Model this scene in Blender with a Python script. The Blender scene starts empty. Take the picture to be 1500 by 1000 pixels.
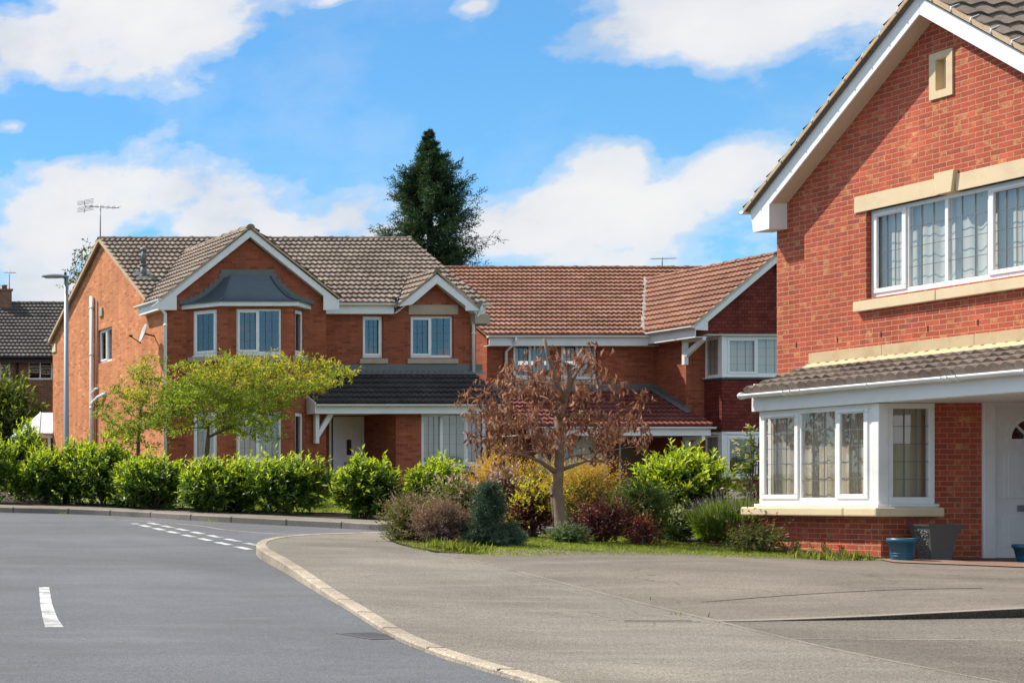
import bpy, bmesh, math, random
import numpy as np
from mathutils import Vector, Matrix
rng = np.random.default_rng(7)
random.seed(7)
SC = bpy.context.scene
COL = SC.collection
# ------------------------------------------------------------------ surveying
# camera stands at (0,0,1.6) and looks along +Y; house fronts run along X, house sides along Y
F, U0, V0, CZ = 2200.0, -680.0, 735.0, 1.6
SLOPE = 0.0424
def G(y): return SLOPE * min(max(y, -40.0), 42.0)
def X_(u, Y): return (u - U0) * Y / F
def Z_(v, Y): return CZ + (V0 - v) * Y / F
def Y_(u, X): return F * X / (u - U0)
def sm(a, b, t):
    t = min(max((t - a) / (b - a), 0), 1); return t * t * (3 - 2 * t)
def hp(x, y):      # height of the footway above the carriageway
    return (0.035 + 0.085 * sm(13, 20, y)) * (1 - 0.9 * sm(13.5, 17.0, x)) + 0.012 * sm(13.5, 17, x)
def PG(u, v, h=0.0):
    Y = (CZ - h) / (SLOPE + (v - V0) / F); return X_(u, Y), Y
def PGp(u, v):
    h = 0.05
    for _ in range(12):
        x, y = PG(u, v, h); h = hp(x, y)
    return x, y
# ------------------------------------------------------------------ mesh helpers
def world_of(o):
    w = Vector((0, 0, 0))
    while o is not None:
        w += o.location; o = o.parent
    return w
def link(name, me, parent=None, mats=()):
    o = bpy.data.objects.new(name, me); COL.objects.link(o)
    for m in mats: me.materials.append(m)
    if parent is not None: o.parent = parent
    return o
def tag(o, label=None, cat=None, group=None, kind=None):
    if label: o['label'] = label
    if cat: o['category'] = cat
    if group: o['group'] = group
    if kind: o['kind'] = kind
    return o
def thing(name, loc, label, cat, group=None):
    o = bpy.data.objects.new(name, None); COL.objects.link(o); o.location = loc
    o.empty_display_size = 0.2
    return tag(o, label, cat, group)
class MB:
    def __init__(s): s.v = []; s.f = []; s.m = []; s.sm = []; s.uv = {}
    def add(s, vs, fs, m=0, smooth=False):
        b = len(s.v); s.v += [tuple(p) for p in vs]
        for f in fs: s.f.append([b + i for i in f]); s.m.append(m); s.sm.append(smooth)
    def face(s, pts, m=0, smooth=False): s.add(pts, [list(range(len(pts)))], m, smooth)
    def hexa(s, p, m=0):   # p: 4 bottom then 4 top, counter-clockwise
        s.add(p, [[3, 2, 1, 0], [4, 5, 6, 7], [0, 1, 5, 4], [1, 2, 6, 5], [2, 3, 7, 6], [3, 0, 4, 7]], m)
    def box(s, x0, x1, y0, y1, z0, z1, m=0):
        x0, x1 = sorted((x0, x1)); y0, y1 = sorted((y0, y1)); z0, z1 = sorted((z0, z1))
        s.hexa([(x0, y0, z0), (x1, y0, z0), (x1, y1, z0), (x0, y1, z0), (x0, y0, z1), (x1, y0, z1), (x1, y1, z1), (x0, y1, z1)], m)
    def fbox(s, fr, a0, a1, o0, o1, z0, z1, m=0):
        s.hexa([fr.pt(a0, o1, z0), fr.pt(a1, o1, z0), fr.pt(a1, o0, z0), fr.pt(a0, o0, z0), fr.pt(a0, o1, z1), fr.pt(a1, o1, z1), fr.pt(a1, o0, z1), fr.pt(a0, o0, z1)], m)
    def prism(s, pts, ext, m=0):   # 3-D polygon swept by ext
        n = len(pts); e = Vector(ext); P = [Vector(p) for p in pts]; Q = [p + e for p in P]
        s.add(P + Q, [list(range(n))[::-1], list(range(n, 2 * n))] + [[i, (i + 1) % n, n + (i + 1) % n, n + i] for i in range(n)], m)
    def tube(s, pts, r, n=8, m=0, cap=True):
        P = [Vector(p) for p in pts]; k = len(P)
        rr = list(r) if hasattr(r, '__len__') else [r] * k
        base = len(s.v); prev = None
        for i, p in enumerate(P):
            t = (P[min(i + 1, k - 1)] - P[max(i - 1, 0)]).normalized()
            if prev is None:
                ref = Vector((0, 0, 1)) if abs(t.z) < 0.9 else Vector((1, 0, 0)); a = t.cross(ref).normalized()
            else:
                a = prev - t * prev.dot(t)
                a = a.normalized() if a.length > 1e-6 else t.orthogonal().normalized()
            prev = a; b = t.cross(a)
            for j in range(n):
                w = 2 * math.pi * j / n; s.v.append(tuple(p + (a * math.cos(w) + b * math.sin(w)) * rr[i]))
        for i in range(k - 1):
            for j in range(n):
                s.f.append([base + i * n + j, base + i * n + (j + 1) % n, base + (i + 1) * n + (j + 1) % n, base + (i + 1) * n + j]); s.m.append(m); s.sm.append(True)
        if cap:
            s.f.append([base + j for j in range(n)][::-1]); s.m.append(m); s.sm.append(False)
            s.f.append([base + (k - 1) * n + j for j in range(n)]); s.m.append(m); s.sm.append(False)
    def lathe(s, c, prof, n=24, m=0):
        b = len(s.v); c = Vector(c)
        for r, z in prof:
            for j in range(n):
                w = 2 * math.pi * j / n; s.v.append((c.x + r * math.cos(w), c.y + r * math.sin(w), c.z + z))
        for i in range(len(prof) - 1):
            for j in range(n):
                s.f.append([b + i * n + j, b + i * n + (j + 1) % n, b + (i + 1) * n + (j + 1) % n, b + (i + 1) * n + j]); s.m.append(m); s.sm.append(True)
    def build(s, name, mats, parent=None, bevel=0, local=False):
        W = world_of(parent) if (parent is not None and not local) else Vector((0, 0, 0))
        me = bpy.data.meshes.new(name)
        me.from_pydata([(x - W.x, y - W.y, z - W.z) for x, y, z in s.v], [], s.f)
        me.polygons.foreach_set('material_index', s.m); me.polygons.foreach_set('use_smooth', s.sm)
        uvl = me.uv_layers.new(name='UVMap')
        for p in me.polygons:
            n = p.normal
            if abs(n.z) > 0.8:
                for li in p.loop_indices:
                    co = s.v[me.loops[li].vertex_index]; uvl.data[li].uv = (co[0], co[1])
            else:
                l = math.hypot(n.x, n.y) or 1; tx, ty = -n.y / l, n.x / l
                if abs(tx) > abs(ty): 
                    if tx < 0: tx, ty = -tx, -ty
                elif ty < 0: tx, ty = -tx, -ty
                for li in p.loop_indices:
                    co = s.v[me.loops[li].vertex_index]; uvl.data[li].uv = (co[0] * tx + co[1] * ty, co[2])
        me.update()
        o = link(name, me, parent, mats if isinstance(mats, (list, tuple)) else [mats])
        if bevel:
            b = o.modifiers.new('bev', 'BEVEL'); b.width = bevel; b.segments = 2; b.limit_method = 'ANGLE'
        return o
class Fr:   # a wall's own axes: a along it, o outward, z up
    def __init__(s, O, ud, nd):
        s.O = Vector((O[0], O[1], 0)); s.ud = Vector((ud[0], ud[1], 0)).normalized(); s.nd = Vector((nd[0], nd[1], 0)).normalized()
    def pt(s, a, o, z): p = s.O + s.ud * a + s.nd * o; return (p.x, p.y, z)
def wall(mb, fr, outline, holes=(), reveal=0.12, m=0):
    bm = bmesh.new()
    bm.faces.new([bm.verts.new((a, 0, z)) for a, z in outline])
    for a0, a1, z0, z1 in holes:
        for co, no in (((a0, 0, 0), (1, 0, 0)), ((a1, 0, 0), (1, 0, 0)), ((0, 0, z0), (0, 0, 1)), ((0, 0, z1), (0, 0, 1))):
            bmesh.ops.bisect_plane(bm, geom=bm.verts[:] + bm.edges[:] + bm.faces[:], plane_co=co, plane_no=no)
    for f in bm.faces:
        c = f.calc_center_median()
        if any(a0 < c.x < a1 and z0 < c.z < z1 for a0, a1, z0, z1 in holes): continue
        pts = [Vector(fr.pt(v.co.x, 0, v.co.z)) for v in f.verts]
        n = (pts[1] - pts[0]).cross(pts[2] - pts[1])
        if n.dot(fr.nd) < 0: pts.reverse()
        mb.face(pts, m)
    bm.free()
    for a0, a1, z0, z1 in holes:
        r = -reveal
        mb.face([fr.pt(a0, 0, z0), fr.pt(a0, 0, z1), fr.pt(a0, r, z1), fr.pt(a0, r, z0)], m)
        mb.face([fr.pt(a1, 0, z0), fr.pt(a1, 0, z1), fr.pt(a1, r, z1), fr.pt(a1, r, z0)], m)
        mb.face([fr.pt(a0, 0, z0), fr.pt(a1, 0, z0), fr.pt(a1, r, z0), fr.pt(a0, r, z0)], m)
        mb.face([fr.pt(a0, 0, z1), fr.pt(a1, 0, z1), fr.pt(a1, r, z1), fr.pt(a0, r, z1)], m)
# ------------------------------------------------------------------ materials
def newmat(name):
    m = bpy.data.materials.new(name); m.use_nodes = True
    nt = m.node_tree; return m, nt, nt.nodes['Principled BSDF']
def nd(nt, t, **k):
    n = nt.nodes.new(t)
    for a, b in k.items(): setattr(n, a, b)
    return n
def noise(nt, vec, scale, detail=4, rough=0.6):
    n = nd(nt, 'ShaderNodeTexNoise'); n.inputs['Scale'].default_value = scale; n.inputs['Detail'].default_value = detail; n.inputs['Roughness'].default_value = rough
    if vec is not None: nt.links.new(vec, n.inputs['Vector'])
    return n.outputs['Fac']
def ramp(nt, fac, stops, interp='LINEAR'):
    r = nd(nt, 'ShaderNodeValToRGB'); r.color_ramp.interpolation = interp
    while len(r.color_ramp.elements) < len(stops): r.color_ramp.elements.new(0.5)
    for e, (p, c) in zip(r.color_ramp.elements, stops):
        e.position = p; e.color = (c, c, c, 1) if not hasattr(c, '__len__') else (*c, 1)
    nt.links.new(fac, r.inputs['Fac']); return r.outputs['Color']
def mixc(nt, fac, a, b, mode='MIX'):
    n = nd(nt, 'ShaderNodeMix', data_type='RGBA', blend_type=mode)
    for s, v in ((n.inputs[0], fac), (n.inputs[6], a), (n.inputs[7], b)):
        if isinstance(v, (int, float)): s.default_value = v
        elif isinstance(v, tuple): s.default_value = (*v, 1)
        else: nt.links.new(v, s)
    return n.outputs[2]
def math_(nt, op, a, b=None, c=None):
    n = nd(nt, 'ShaderNodeMath', operation=op)
    for i, v in enumerate((a, b, c)):
        if v is None: continue
        if isinstance(v, (int, float)): n.inputs[i].default_value = v
        else: nt.links.new(v, n.inputs[i])
    return n.outputs[0]
def bump(nt, bs, h, dist=0.01, strength=1.0):
    b = nd(nt, 'ShaderNodeBump'); b.inputs['Distance'].default_value = dist; b.inputs['Strength'].default_value = strength
    nt.links.new(h, b.inputs['Height']); nt.links.new(b.outputs['Normal'], bs.inputs['Normal'])
def objco(nt): return nd(nt, 'ShaderNodeTexCoord').outputs['Object']
def uvco(nt): return nd(nt, 'ShaderNodeTexCoord').outputs['UV']
def simple(name, col, rough=0.5, var=0.12, scale=3.0, metal=0, dirt=None, bmp=0, spec=None):
    m, nt, bs = newmat(name); co = objco(nt)
    f = noise(nt, co, scale, 6, 0.65)
    c = mixc(nt, f, tuple(x * (1 - var) for x in col), tuple(min(1, x * (1 + var)) for x in col))
    if dirt:
        d = ramp(nt, noise(nt, co, scale * 0.7, 8, 0.75), [(0.5, 0.0), (0.75, 1.0)])
        c = mixc(nt, math_(nt, 'MULTIPLY', d, 0.6), c, dirt)
    nt.links.new(c, bs.inputs['Base Color']); bs.inputs['Roughness'].default_value = rough; bs.inputs['Metallic'].default_value = metal
    if spec is not None: bs.inputs['Specular IOR Level'].default_value = spec
    if bmp: bump(nt, bs, noise(nt, co, 60, 5), bmp)
    return m
def brickmat(name, c1, c2, mortar, fleck=None, dark=None, w=0.225, h=0.075, ms=0.0055, bd=0.006, seed=0.0, weather=0.25):
    m, nt, bs = newmat(name); uv = uvco(nt)
    b = nd(nt, 'ShaderNodeTexBrick'); b.offset = 0.5
    for k, v in (('Scale', 1.0), ('Mortar Size', ms), ('Mortar Smooth', 0.25), ('Bias', 0.0), ('Brick Width', w), ('Row Height', h)): b.inputs[k].default_value = v
    b.inputs['Color1'].default_value = (0, 0, 0, 1); b.inputs['Color2'].default_value = (1, 1, 1, 1); b.inputs['Mortar'].default_value = (0.5, 0.5, 0.5, 1)
    wob = nd(nt, 'ShaderNodeVectorMath', operation='ADD'); nz = nd(nt, 'ShaderNodeTexNoise'); nz.inputs['Scale'].default_value = 9
    nt.links.new(uv, nz.inputs['Vector'])
    sc = nd(nt, 'ShaderNodeVectorMath', operation='SCALE'); sc.inputs['Scale'].default_value = 0.008
    nt.links.new(nz.outputs['Color'], sc.inputs[0]); nt.links.new(uv, wob.inputs[0]); nt.links.new(sc.outputs[0], wob.inputs[1])
    nt.links.new(wob.outputs[0], b.inputs['Vector'])
    r = nd(nt, 'ShaderNodeSeparateColor'); nt.links.new(b.outputs['Color'], r.inputs[0]); rnd = r.outputs[0]
    stops = [(0.0, dark or tuple(x * 0.75 for x in c1)), (0.22, c1), (0.6, c2), (0.86, c1), (1.0, tuple(min(1, x * 1.2) for x in c2))]
    c = ramp(nt, rnd, stops)
    # a second, coarser pick so that neighbouring bricks differ again
    w2 = nd(nt, 'ShaderNodeTexWhiteNoise', noise_dimensions='2D')
    fl = nd(nt, 'ShaderNodeVectorMath', operation='FLOOR'); dv = nd(nt, 'ShaderNodeVectorMath', operation='DIVIDE'); dv.inputs[1].default_value = (w * 0.5, h, 1)
    nt.links.new(wob.outputs[0], dv.inputs[0]); nt.links.new(dv.outputs[0], fl.inputs[0]); nt.links.new(fl.outputs[0], w2.inputs['Vector'])
    if fleck:
        ff = math_(nt, 'MULTIPLY', ramp(nt, w2.outputs['Value'], [(0.82, 0.0), (0.94, 1.0)]), ramp(nt, noise(nt, uv, 14, 3), [(0.42, 0.0), (0.6, 0.9)]))
        c = mixc(nt, ff, c, fleck)
    spk = ramp(nt, noise(nt, uv, 45, 4), [(0.3, 0.72), (0.7, 1.2)])
    c = mixc(nt, 1.0, c, spk, 'MULTIPLY')
    big = ramp(nt, noise(nt, uv, 0.55, 5), [(0.3, 1 - weather), (0.7, 1 + weather * 0.6)])
    c = mixc(nt, 1.0, c, big, 'MULTIPLY')
    mps = nd(nt, 'ShaderNodeMapping'); mps.inputs['Scale'].default_value = (3.2, 0.22, 1); nt.links.new(uv, mps.inputs['Vector'])
    c = mixc(nt, 1.0, c, ramp(nt, noise(nt, mps.outputs[0], 1.0, 6, 0.65), [(0.34, 0.80), (0.66, 1.14)]), 'MULTIPLY')   # rain streaks
    bl = ramp(nt, noise(nt, uv, 1.7, 7, 0.7), [(0.60, 0.0), (0.74, 0.22)])
    c = mixc(nt, bl, c, tuple(min(1, x * 0.9 + 0.04) for x in mortar))   # salts bloomed out of the brick
    mo = mixc(nt, noise(nt, uv, 20, 3), tuple(x * 0.75 for x in mortar), tuple(min(1, x * 1.15) for x in mortar))
    c = mixc(nt, b.outputs['Fac'], c, mo)
    nt.links.new(c, bs.inputs['Base Color']); bs.inputs['Roughness'].default_value = 0.9; bs.inputs['Specular IOR Level'].default_value = 0.25
    hgt = math_(nt, 'ADD', math_(nt, 'MULTIPLY', b.outputs['Fac'], -1.0), math_(nt, 'MULTIPLY', noise(nt, uv, 70, 4), 0.5))
    bump(nt, bs, hgt, bd); return m
def tilemat(name, cols, moss=None, rough=0.85, mossamt=0.5):
    m, nt, bs = newmat(name); uv = uvco(nt)
    fl = nd(nt, 'ShaderNodeVectorMath', operation='FLOOR'); nt.links.new(uv, fl.inputs[0])
    w = nd(nt, 'ShaderNodeTexWhiteNoise', noise_dimensions='2D'); nt.links.new(fl.outputs[0], w.inputs['Vector'])
    c = ramp(nt, w.outputs['Value'], [(i / (len(cols) - 1), k) for i, k in enumerate(cols)])
    co = objco(nt)
    c = mixc(nt, 1.0, c, ramp(nt, noise(nt, co, 22, 6, 0.7), [(0.3, 0.7), (0.7, 1.25)]), 'MULTIPLY')
    c = mixc(nt, 1.0, c, ramp(nt, noise(nt, co, 0.8, 4), [(0.3, 0.8), (0.7, 1.15)]), 'MULTIPLY')
    if moss:
        k = ramp(nt, noise(nt, co, 5, 8, 0.8), [(0.52, 0.0), (0.66, 1.0)])
        c = mixc(nt, math_(nt, 'MULTIPLY', k, mossamt), c, moss)
    nt.links.new(c, bs.inputs['Base Color']); bs.inputs['Roughness'].default_value = rough; bs.inputs['Specular IOR Level'].default_value = 0.3
    bump(nt, bs, noise(nt, co, 90, 4), 0.004); return m
def leafmat(name, cols, trans=0.4, rough=0.45, spec=0.4, tint=None):
    m, nt, bs = newmat(name)
    g = nd(nt, 'ShaderNodeNewGeometry')
    c = ramp(nt, g.outputs['Random Per Island'], [(i / max(1, len(cols) - 1), k) for i, k in enumerate(cols)])
    c = mixc(nt, 1.0, c, ramp(nt, noise(nt, objco(nt), 2.2, 3), [(0.3, 0.72), (0.7, 1.28)]), 'MULTIPLY')
    nt.links.new(c, bs.inputs['Base Color']); bs.inputs['Roughness'].default_value = rough; bs.inputs['Specular IOR Level'].default_value = spec
    tr = nd(nt, 'ShaderNodeBsdfTranslucent')
    nt.links.new(mixc(nt, 1.0, c, tint or (1.5, 1.45, 0.6), 'MULTIPLY'), tr.inputs['Color'])
    mx = nd(nt, 'ShaderNodeMixShader'); mx.inputs[0].default_value = trans
    nt.links.new(bs.outputs[0], mx.inputs[1]); nt.links.new(tr.outputs[0], mx.inputs[2])
    nt.links.new(mx.outputs[0], nt.nodes['Material Output'].inputs['Surface']); return m
def groundmat(name, base, grain=0.35, patch=0.18, stain=None, rough=0.9, speck=140, bd=0.006, light=None, cracks=0.0):
    m, nt, bs = newmat(name); co = objco(nt)
    g1 = noise(nt, co, speck, 3, 0.7); g2 = noise(nt, co, 28, 6, 0.7); g3 = noise(nt, co, 0.45, 6, 0.6)
    c = mixc(nt, 1.0, tuple(base), ramp(nt, g1, [(0.32, 1 - grain), (0.68, 1 + grain)]), 'MULTIPLY')
    c = mixc(nt, 1.0, c, ramp(nt, g2, [(0.3, 1 - grain * 0.5), (0.7, 1 + grain * 0.5)]), 'MULTIPLY')
    c = mixc(nt, 1.0, c, ramp(nt, g3, [(0.3, 1 - patch), (0.7, 1 + patch)]), 'MULTIPLY')
    mp = nd(nt, 'ShaderNodeMapping'); mp.inputs['Scale'].default_value = (0.35, 1.6, 1); mp.inputs['Rotation'].default_value = (0, 0, -0.5)
    nt.links.new(co, mp.inputs['Vector'])
    if stain:
        k = ramp(nt, noise(nt, mp.outputs[0], 0.8, 7, 0.7), [(0.5, 0.0), (0.72, 1.0)])
        c = mixc(nt, math_(nt, 'MULTIPLY', k, 0.7), c, stain)
    if light:
        k = ramp(nt, noise(nt, mp.outputs[0], 1.9, 6, 0.7), [(0.52, 0.0), (0.7, 1.0)])
        c = mixc(nt, math_(nt, 'MULTIPLY', k, 0.5), c, light)
    vor = nd(nt, 'ShaderNodeTexVoronoi'); vor.inputs['Scale'].default_value = 85; nt.links.new(co, vor.inputs['Vector'])
    if cracks:
        v2 = nd(nt, 'ShaderNodeTexVoronoi', feature='DISTANCE_TO_EDGE'); v2.inputs['Scale'].default_value = 0.55
        dd = nd(nt, 'ShaderNodeVectorMath', operation='ADD'); nzz = nd(nt, 'ShaderNodeTexNoise'); nzz.inputs['Scale'].default_value = 1.6; nzz.inputs['Detail'].default_value = 6
        nt.links.new(co, nzz.inputs['Vector']); nt.links.new(co, dd.inputs[0]); nt.links.new(nzz.outputs['Color'], dd.inputs[1]); nt.links.new(dd.outputs[0], v2.inputs['Vector'])
        k = math_(nt, 'MULTIPLY', ramp(nt, v2.outputs['Distance'], [(0.0, 1.0), (0.012, 0.0)]), ramp(nt, noise(nt, co, 0.35, 3), [(0.5, 0.0), (0.62, cracks)]))
        c = mixc(nt, k, c, tuple(x * 0.4 for x in base))
    nt.links.new(c, bs.inputs['Base Color']); bs.inputs['Roughness'].default_value = rough; bs.inputs['Specular IOR Level'].default_value = 0.3
    bump(nt, bs, math_(nt, 'ADD', math_(nt, 'MULTIPLY', vor.outputs['Distance'], 0.6), g1), bd); return m
M = {}
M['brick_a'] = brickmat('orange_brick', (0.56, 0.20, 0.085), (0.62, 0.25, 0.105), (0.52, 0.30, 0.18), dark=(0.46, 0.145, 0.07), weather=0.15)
M['brick_a_shaded'] = brickmat('shaded_orange_brick', (0.33, 0.086, 0.042), (0.385, 0.11, 0.053), (0.29, 0.14, 0.085), dark=(0.24, 0.06, 0.034), weather=0.18)  # same orange brick, with the shade of the fronts put into its colour
M['brick_c'] = brickmat('red_multi_brick', (0.44, 0.084, 0.046), (0.48, 0.106, 0.056), (0.54, 0.34, 0.21), fleck=(0.58, 0.27, 0.11), dark=(0.345, 0.08, 0.055), weather=0.2, bd=0.009, ms=0.005, w=0.195, h=0.0695)
M['brick_d'] = brickmat('far_brick', (0.20, 0.10, 0.06), (0.25, 0.13, 0.08), (0.3, 0.24, 0.18))
M['tilehung'] = brickmat('red_hung_tiles', (0.15, 0.028, 0.02), (0.20, 0.04, 0.027), (0.05, 0.012, 0.01), w=0.165, h=0.1, ms=0.005, bd=0.012, weather=0.15)
M['tile_a'] = tilemat('grey_brown_tiles', [(0.16, 0.12, 0.095), (0.235, 0.185, 0.148), (0.195, 0.15, 0.118), (0.27, 0.218, 0.173)], (0.31, 0.26, 0.20), mossamt=0.5)
M['tile_dark'] = tilemat('charcoal_tiles', [(0.035, 0.032, 0.032), (0.055, 0.05, 0.048), (0.045, 0.04, 0.04)], (0.09, 0.08, 0.07), 0.75, 0.3)
M['tile_b'] = tilemat('terracotta_tiles', [(0.215, 0.10, 0.066), (0.28, 0.137, 0.09), (0.245, 0.11, 0.068), (0.30, 0.16, 0.11)], (0.34, 0.24, 0.17), mossamt=0.4)
M['tile_red'] = tilemat('dull_red_tiles', [(0.13, 0.035, 0.028), (0.18, 0.05, 0.04), (0.15, 0.04, 0.03)], (0.2, 0.1, 0.08), 0.75, 0.3)
M['tile_c'] = tilemat('weathered_brown_tiles', [(0.13, 0.10, 0.082), (0.20, 0.155, 0.125), (0.16, 0.125, 0.10)], (0.25, 0.22, 0.16), mossamt=0.5)
M['tile_d'] = tilemat('far_grey_tiles', [(0.06, 0.055, 0.052), (0.10, 0.09, 0.08), (0.08, 0.07, 0.065)], (0.15, 0.14, 0.12))
M['white'] = simple('white_upvc', (0.78, 0.78, 0.765), 0.35, 0.05, 2.0, dirt=(0.56, 0.55, 0.49))
M['whiteboard'] = simple('painted_white_board', (0.77, 0.77, 0.755), 0.45, 0.07, 1.8, dirt=(0.57, 0.57, 0.51))
M['cream'] = simple('cream_soffit', (0.62, 0.50, 0.38), 0.6, 0.08, 2)
M['stone'] = simple('buff_cast_stone', (0.66, 0.52, 0.33), 0.85, 0.1, 3.5, dirt=(0.45, 0.35, 0.23), bmp=0.002)
M['stonedull'] = simple('weathered_cast_stone', (0.40, 0.33, 0.24), 0.85, 0.14, 4, dirt=(0.25, 0.21, 0.17), bmp=0.002)
M['mortar'] = simple('verge_mortar', (0.48, 0.35, 0.22), 0.9, 0.2, 7, dirt=(0.25, 0.2, 0.15), bmp=0.004)
M['lead'] = simple('dark_lead', (0.075, 0.105, 0.125), 0.45, 0.2, 3, metal=0.35)
M['flash'] = simple('grey_lead_flashing', (0.125, 0.14, 0.135), 0.55, 0.2, 4, metal=0.2)
M['black'] = simple('black_plastic', (0.02, 0.02, 0.02), 0.5)
M['leadcame'] = simple('lead_came', (0.13, 0.14, 0.15), 0.5)
M['galv'] = simple('galvanised_steel', (0.27, 0.30, 0.33), 0.5, 0.15, 5, metal=0.6)
M['greypaint'] = simple('grey_painted_steel', (0.22, 0.245, 0.27), 0.5, 0.1, 5, metal=0.3)
M['pave2'] = groundmat('dark_grey_asphalt', (0.135, 0.118, 0.096), 0.52, 0.28, stain=(0.12, 0.105, 0.092), speck=55, bd=0.010, light=(0.20, 0.18, 0.15), cracks=0.7)  # darker asphalt tone for the paving below the step
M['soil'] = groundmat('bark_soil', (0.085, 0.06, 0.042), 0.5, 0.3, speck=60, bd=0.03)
M['road'] = groundmat('grey_asphalt_road', (0.106, 0.109, 0.119), 0.42, 0.22, stain=(0.088, 0.09, 0.096), light=(0.15, 0.152, 0.16), speck=75, bd=0.006)
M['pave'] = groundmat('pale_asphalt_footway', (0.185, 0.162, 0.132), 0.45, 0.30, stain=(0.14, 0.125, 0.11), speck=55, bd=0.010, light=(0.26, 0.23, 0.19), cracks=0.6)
M['drive'] = groundmat('brown_grey_drive', (0.16, 0.137, 0.109), 0.45, 0.30, stain=(0.12, 0.103, 0.088), speck=60, bd=0.01, light=(0.26, 0.23, 0.19), cracks=0.8)
M['kerb'] = groundmat('concrete_kerb', (0.33, 0.28, 0.215), 0.45, 0.35, stain=(0.14, 0.12, 0.095), speck=60, bd=0.004)
M['kerbgrey'] = groundmat('grey_concrete_kerb', (0.22, 0.19, 0.16), 0.25, 0.25, stain=(0.13, 0.11, 0.10), speck=60, bd=0.004)
M['pink'] = groundmat('red_brown_paving', (0.25, 0.15, 0.115), 0.3, 0.2, stain=(0.16, 0.10, 0.08))
M['lawn'] = groundmat('mown_turf', (0.17, 0.20, 0.05), 0.5, 0.3, stain=(0.17, 0.16, 0.05), speck=40, bd=0.02)
M['ground'] = groundmat('rough_grassland', (0.075, 0.10, 0.03), 0.5, 0.3, speck=10, bd=0.02)
M['curtain'] = simple('net_curtain', (0.50, 0.43, 0.34), 0.9, 0.1, 2)
M['curtain_b'] = simple('pink_beige_curtain', (0.48, 0.36, 0.29), 0.9, 0.1, 2)
M['curtain_g'] = simple('grey_curtain', (0.42, 0.44, 0.42), 0.9, 0.1, 2)
M['curtain_w'] = simple('pale_curtain', (0.56, 0.56, 0.53), 0.9, 0.08, 2)
M['room'] = simple('dim_room_wall', (0.10, 0.09, 0.08), 0.9)
M['bark'] = simple('grey_brown_bark', (0.13, 0.095, 0.065), 0.9, 0.35, 14, bmp=0.01)
M['barkred'] = simple('red_brown_bark', (0.21, 0.13, 0.09), 0.85, 0.35, 12, dirt=(0.36, 0.27, 0.20), bmp=0.008)
M['twig'] = simple('brown_twig', (0.11, 0.07, 0.045), 0.9, 0.3, 12)
def glass(name, tint, refl):
    m, nt, bs = newmat(name); out = nt.nodes['Material Output']
    g = nd(nt, 'ShaderNodeBsdfGlossy'); g.inputs['Roughness'].default_value = 0.01; g.inputs['Color'].default_value = (0.95, 0.97, 1, 1)
    t = nd(nt, 'ShaderNodeBsdfTransparent'); t.inputs['Color'].default_value = (*tint, 1)
    ge = nd(nt, 'ShaderNodeNewGeometry'); dp = nd(nt, 'ShaderNodeVectorMath', operation='DOT_PRODUCT'); nt.links.new(ge.outputs['Normal'], dp.inputs[0]); nt.links.new(ge.outputs['Incoming'], dp.inputs[1])
    q = math_(nt, 'SUBTRACT', 1.0, math_(nt, 'ABSOLUTE', dp.outputs['Value'])); fr = math_(nt, 'POWER', q, 5.0)   # two-sided Schlick reflectance of a pane
    f2 = math_(nt, 'ADD', math_(nt, 'MULTIPLY', fr, 0.92 - refl), refl)
    mx = nd(nt, 'ShaderNodeMixShader'); nt.links.new(f2, mx.inputs[0]); nt.links.new(t.outputs[0], mx.inputs[1]); nt.links.new(g.outputs[0], mx.inputs[2])
    b = nd(nt, 'ShaderNodeBump'); b.inputs['Distance'].default_value = 0.004; b.inputs['Strength'].default_value = 0.25
    nt.links.new(noise(nt, objco(nt), 1.3, 2), b.inputs['Height']); nt.links.new(b.outputs[0], g.inputs['Normal'])
    nt.links.new(mx.outputs[0], out.inputs['Surface']); return m
M['glass'] = glass('window_glass', (0.86, 0.87, 0.85), 0.10)
M['glassblue'] = glass('coated_window_glass', (0.60, 0.62, 0.64), 0.13)
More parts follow.
